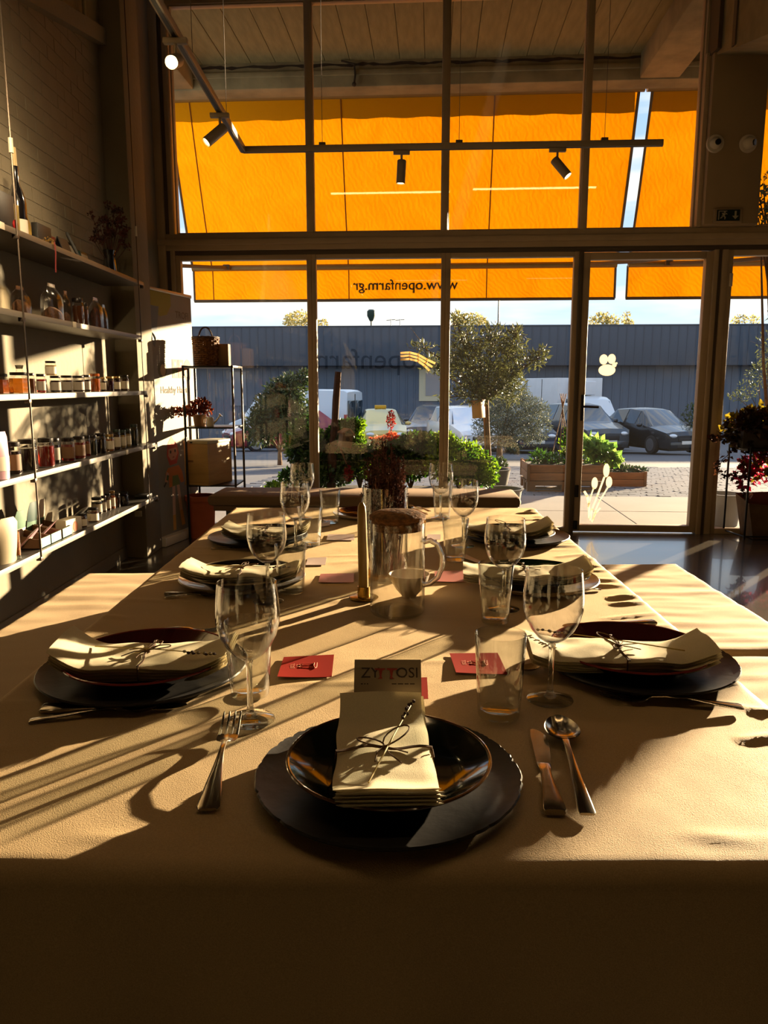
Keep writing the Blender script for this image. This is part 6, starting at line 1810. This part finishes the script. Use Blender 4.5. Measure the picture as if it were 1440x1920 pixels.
def spot(label, px, py, along, aim, lit, L_=.135, R=.027, watt=0, at_y=None):
    s = on_z(px, py, zT)
    if at_y is not None: s = Vector((0, at_y, 0))
    if along == 'cross': q = K0 + dv * ((s.x - K0.x) / dv.x)
    else: q = K0 + dn * ((s.y - K0.y) / dn.y)
    t = thing('track_spotlight', label, 'spotlight', T(q.x, q.y, zT - .019))
    boxo('adapter', (-.05, -.014, -.022), (.05, .014, 0), M_track, t, bev=.003)
    Geo().tube([(0, 0, -.02), (0, 0, -.075)], .007, 8).obj('stem', M_track, t)
    a = Vector(aim).normalized()
    Mq = T(0, 0, -.085) @ a.to_track_quat('Z', 'Y').to_matrix().to_4x4()
    Geo().lathe([(0, -.03), (R * .9, -.03), (R, -.025), (R, L_ - .03), (R * .92, L_ - .03), (R * .9, L_ - .045), (0, L_ - .045)], 28, Mq).obj('barrel', M_track, t)
    Geo().lathe([(0, L_ - .042), (R * .86, L_ - .042), (R * .7, L_ - .034), (0, L_ - .030)], 24, Mq).obj('lens', lit, t)
    if watt:
        ld = bpy.data.lights.new('spot_beam', 'SPOT'); ld.energy = watt; ld.color = (1.0, .74, .42); ld.spot_size = 1.9; ld.spot_blend = 1.0; ld.shadow_soft_size = .02
        put('spot_beam', ld, t, Mq @ T(0, 0, L_ - .02) @ RX(PI))
    return t
spot('white glowing track spotlight facing the camera, top left', 322, 62, 'left', (.05, -1, -.45), M_glow)
spot('grey track spotlight on the left run, aimed at the wall', 408, 205, 'left', (-.6, -.35, -.62), M_glow2, watt=16)
spot('added unseen fill spotlight nearer the camera, washing the brick wall', 0, 0, 'left', (-.8, .35, -.25), M_glow2, watt=110, at_y=2.45)  # added out of view to brighten the shaded upper left wall
spot('added unseen fill spotlight nearest the camera, washing the shelves', 0, 0, 'left', (-.8, .45, -.4), M_glow2, watt=60, at_y=1.6)  # second unseen lamp, added as fill for the shelf wall
spot('track spotlight pointing straight down on the cross run', 753, 276, 'cross', (-.05, 0, -1), M_glow2)
spot('track spotlight tilted right on the cross run', 1046, 271, 'cross', (.62, -.25, -.8), M_glow)

# linear pendant lamps over the room; the glass front mirrors them
M_tube = pm('lamp_diffuser', 'fff4e0', .5, emit='ffd090', estr=9.5)
M_tube2 = pm('dim_lamp_diffuser', 'fff4e0', .5, emit='ffd090', estr=2.2)
for (x, y, z, lab) in ((-.55, 1.5, 3.9, 'linear pendant lamp over the table, left of pair'), (1.45, 1.5, 3.9, 'linear pendant lamp over the table, right of pair'),
                       (-.4, -5.5, 3.6, 'linear pendant lamp deeper in the room, left row'), (2.6, -5.5, 3.6, 'linear pendant lamp deeper in the room, right row')):
    t = thing('linear_lamp', lab, 'lamp', T(x, y, z) @ RZ(-FTH))
    boxo('housing', (-.85, -.035, 0), (.85, .035, .06), M_track, t, bev=.004)
    boxo('diffuser', (-.84, -.03, -.012), (.84, .03, 0), M_tube if y > 0 else M_tube2, t)
    for sx in (-.6, .6): Geo().tube([(sx, 0, .06), (sx, 0, 5.1 - z)], .002, 5).obj('suspension_wire', M_cable, t)
# ------------------------------------------------------------------ fittings on the tall panel
for px_, lab, r_ in ((1340, 'round white camera dome at the left of the tall panel', 0), (1402, 'round white camera dome at the right, turned to the right', .8)):
    u, z = on_v(px_, 270, -.16)
    t = thing('camera_dome', lab, 'camera', FM @ T(u, -.16, z) @ RX(PI / 2) )
    Geo().lathe([(0, 0), (.062, 0), (.066, .006), (.062, .02), (.0, .022)], 32).obj('base_ring', M_white, t)
    Geo().ball((0, 0, .02), (.046, .046, .042), RZ(0)).obj('dome', M_white, t)
    q = Vector((math.sin(r_) * .9 + .1, -.05, math.cos(r_))).normalized()
    Geo().lathe([(0, 0), (.021, 0), (.021, .012), (0, .012)], 20, T(q.x * .036, q.y * .036, .02 + q.z * .036) @ q.to_track_quat('Z', 'Y').to_matrix().to_4x4()).obj('lens', M_black, t)
u, z = on_v(1363, 405, -.16)
t = thing('exit_sign', 'small dark exit sign with running figure and down arrow', 'sign', FM @ T(u, -.16, z) @ RX(PI / 2))
boxo('housing', (-.105, -.05, 0), (.105, .05, .025), M_plaster, t, bev=.004)
boxo('panel', (-.085, -.04, .025), (.085, .04, .030), pm('dark_green_sign', '10201a', .4), t)
M_sgw = pm('sign_white', 'b0a890', .5)
Geo().prism([(.045, .03), (.045, -.005), (.028, -.005), (.052, -.03), (.076, -.005), (.059, -.005), (.059, .03)], .0302, .0312).obj('arrow', M_sgw, t, smooth=0)
g = Geo().prism(ell(-.028, .024, .007, .007, 10), .0302, .0312)
for poly in ([(-.05, .017), (-.028, .016), (-.022, .004), (-.03, -.006), (-.042, 0)], [(-.034, -.004), (-.018, -.012), (-.022, -.03), (-.029, -.03), (-.028, -.016), (-.04, -.008)], [(-.04, -.004), (-.046, -.02), (-.058, -.024), (-.06, -.018), (-.051, -.014), (-.047, 0)], [(-.024, .012), (-.01, .004), (-.008, .01), (-.024, .018)]):
    g.prism(poly, .0302, .0312)
g.box((-.074, -.032, .0302), (-.068, .032, .0312)).box((-.074, .027, .0302), (-.01, .032, .0312))
g.obj('running_figure', M_sgw, t, smooth=0)

# ------------------------------------------------------------------ plant stand at the right edge
yA = 6.0
f0 = on_y(1357, 1000, yA + .28); f1 = on_y(1395, 1012, yA)
st_ = thing('plant_stand', 'black metal frame plant stand at the right edge', 'plant stand', T(f1.x, yA, 0))
x_l = f0.x - f1.x
zP = on_y(1390, 842, yA).z
W_st = .62
legs = ((0, 0), (x_l, .29), (W_st, -.02), (W_st + x_l, .27))
for (x, y) in legs: boxo('leg', (x - .007, y - .007, 0), (x + .007, y + .007, zP + .02), M_black, st_, bev=.002)
for z in (.03, zP):
    for a, b in ((0, 1), (0, 2), (1, 3), (2, 3)):
        Geo().tube([(legs[a][0], legs[a][1], z), (legs[b][0], legs[b][1], z)], .006, 6).obj('rail', M_black, st_)
boxo('tray', (x_l + .02, .01, zP - .02), (W_st - .03, .26, zP), M_black, st_)
M_pots = pm('dark_planter', '241c16', .6)
t = thing('trailing_plant', 'dense trailing plant with red leaves on the stand', 'potted plant', T(f1.x + .22, yA + .13, zP + .001))
boxo('planter_box', (-.28, -.11, 0), (.34, .11, .15), M_pots, t, bev=.01)
M_trd = leaf_mat('dark_trailing_leaf', '231410', '4a2a18', .3, .45, 12); M_trr = leaf_mat('crimson_leaf', '6a0c1c', 'c03050', .55, .45, 14); M_tro = leaf_mat('olive_trailing_leaf', '4a3a10', '8a7a20', .5, .45, 14)
foliage(t, [((.05, 0, .19), (.36, .15, .12), 620), ((-.22, 0, .12), (.16, .14, .16), 240), ((.15, -.05, .05), (.30, .14, .16), 420)], .062, .048, M_trd, 101)
foliage(t, [((.0, -.03, -.12), (.26, .14, .16), 330), ((-.20, -.03, -.22), (.06, .08, .12), 60), ((.22, -.03, -.15), (.2, .12, .15), 220), ((.18, 0, .26), (.16, .1, .06), 60)], .055, .04, M_trr, 102, 'red_foliage')
foliage(t, [((-.30, .02, .14), (.07, .08, .12), 70), ((-.12, 0, .27), (.12, .08, .06), 60), ((-.12, -.05, -.14), (.1, .1, .12), 90), ((.1, 0, .28), (.2, .1, .05), 80)], .06, .045, M_tro, 103, 'olive_foliage')
vn = Geo(); lf = []
for pts in ([(-.22, 0, .12), (-.36, -.02, .07), (-.47, -.03, .06), (-.52, -.03, .09)], [(-.25, 0, .02), (-.40, -.03, -.10), (-.42, -.03, -.20), (-.33, -.03, -.24), (-.24, -.02, -.22)], [(-.22, -.05, 0), (-.24, -.06, -.2), (-.22, -.06, -.36), (-.17, -.06, -.40)]):
    vn.tube(pts, .003, 5)
    for a, b in zip(pts[:-1], pts[1:]):
        for q in (0, .33, .66):
            c_ = Vector(a).lerp(Vector(b), q); lf.append((tuple(c_), (.02, .02, .018), 5))
vn.obj('vines', M_barkd, t)
foliage(t, lf, .045, .036, M_trd, 104, 'vine_leaves')
# burlap planter on the floor
M_burl = pm('burlap', '6a5234', .9, vary=.25, vscale=14, bump=.7, bscale=160)
pb_ = on_y(1400, 1003, yA + .0)
t = thing('kraft_planter', 'brown folded kraft planter on the floor under the stand', 'planter', T(f1.x + .28, yA + .13, .005) @ SC(1, .78, 1))
b_ = [(-.20, -.14), (.26, -.14), (.26, .14), (-.20, .14)]; tp_ = [(-.26, -.16), (.30, -.16), (.30, .16), (-.26, .16)]; HK = .36
v = [(x, y, 0) for x, y in b_] + [(tp_[0][0], tp_[0][1], HK * .8), (0, -.165, HK * .72), (tp_[1][0], tp_[1][1], HK * 1.05), (tp_[2][0], tp_[2][1], HK), (tp_[3][0], tp_[3][1], HK * .95)]
f = [(0, 3, 2, 1), (0, 1, 6, 5, 4), (1, 2, 7, 6), (2, 3, 8, 7), (3, 0, 4, 8)]
Geo().add(v, f).obj('bag', M_burl, t, smooth=0)
boxo('soil', (-.22, -.13, .18), (.26, .13, .24), M_soil, t)
t2 = Geo().tube([(-.26, -.165, HK * .8), (0, -.168, HK * .72), (.30, -.165, HK * 1.05)], .005, 5).obj('folded_edge', M_burl, t)
u, v_, z = 2.95, .42, 0
tag(Geo().lathe([(0, 0), (.12, 0), (.155, .27), (.165, .28), (.145, .28), (.135, .25), (0, .24)], 28, T(u, v_, 0)).obj('grey_bucket', pm('grey_bucket', '6f727a', .5), None, FM), 'grey bucket on the pavement seen behind the plant stand', 'bucket')
# tree branch outside past the panel
t = thing('overhanging_tree', 'leafy branches against the yellow awning at the right photo edge', 'tree', FM)
qs = [FP(x, y, .7) for x, y in ((1432, 345), (1424, 372), (1436, 400), (1422, 408), (1450, 360), (1460, 410), (1426, 430))]
foliage(t, [((q.x, q.y, q.z), (.10, .12, .10), 42) for q in qs] + [((3.72, .75, 1.62), (.26, .3, .42), 300), ((3.95, .9, 1.15), (.30, .3, .32), 260), ((3.62, .8, 1.85), (.25, .25, .25), 150)], .055, .022, M_dkgreen, 111)
tb = FP(1475, 470, .7)
branches(t, (tb.x + .1, .7, 0.0), [tuple(q) for q in qs], .022, M_bark, 'branches', 9, 0)
# roller blind bracket and vent above the left wall corner, wall switch by the column
struct(boxo('trim_90', (-1.80, 5.715, 2.36), (-1.71, 5.722, 2.50), M_white, bev=.003))
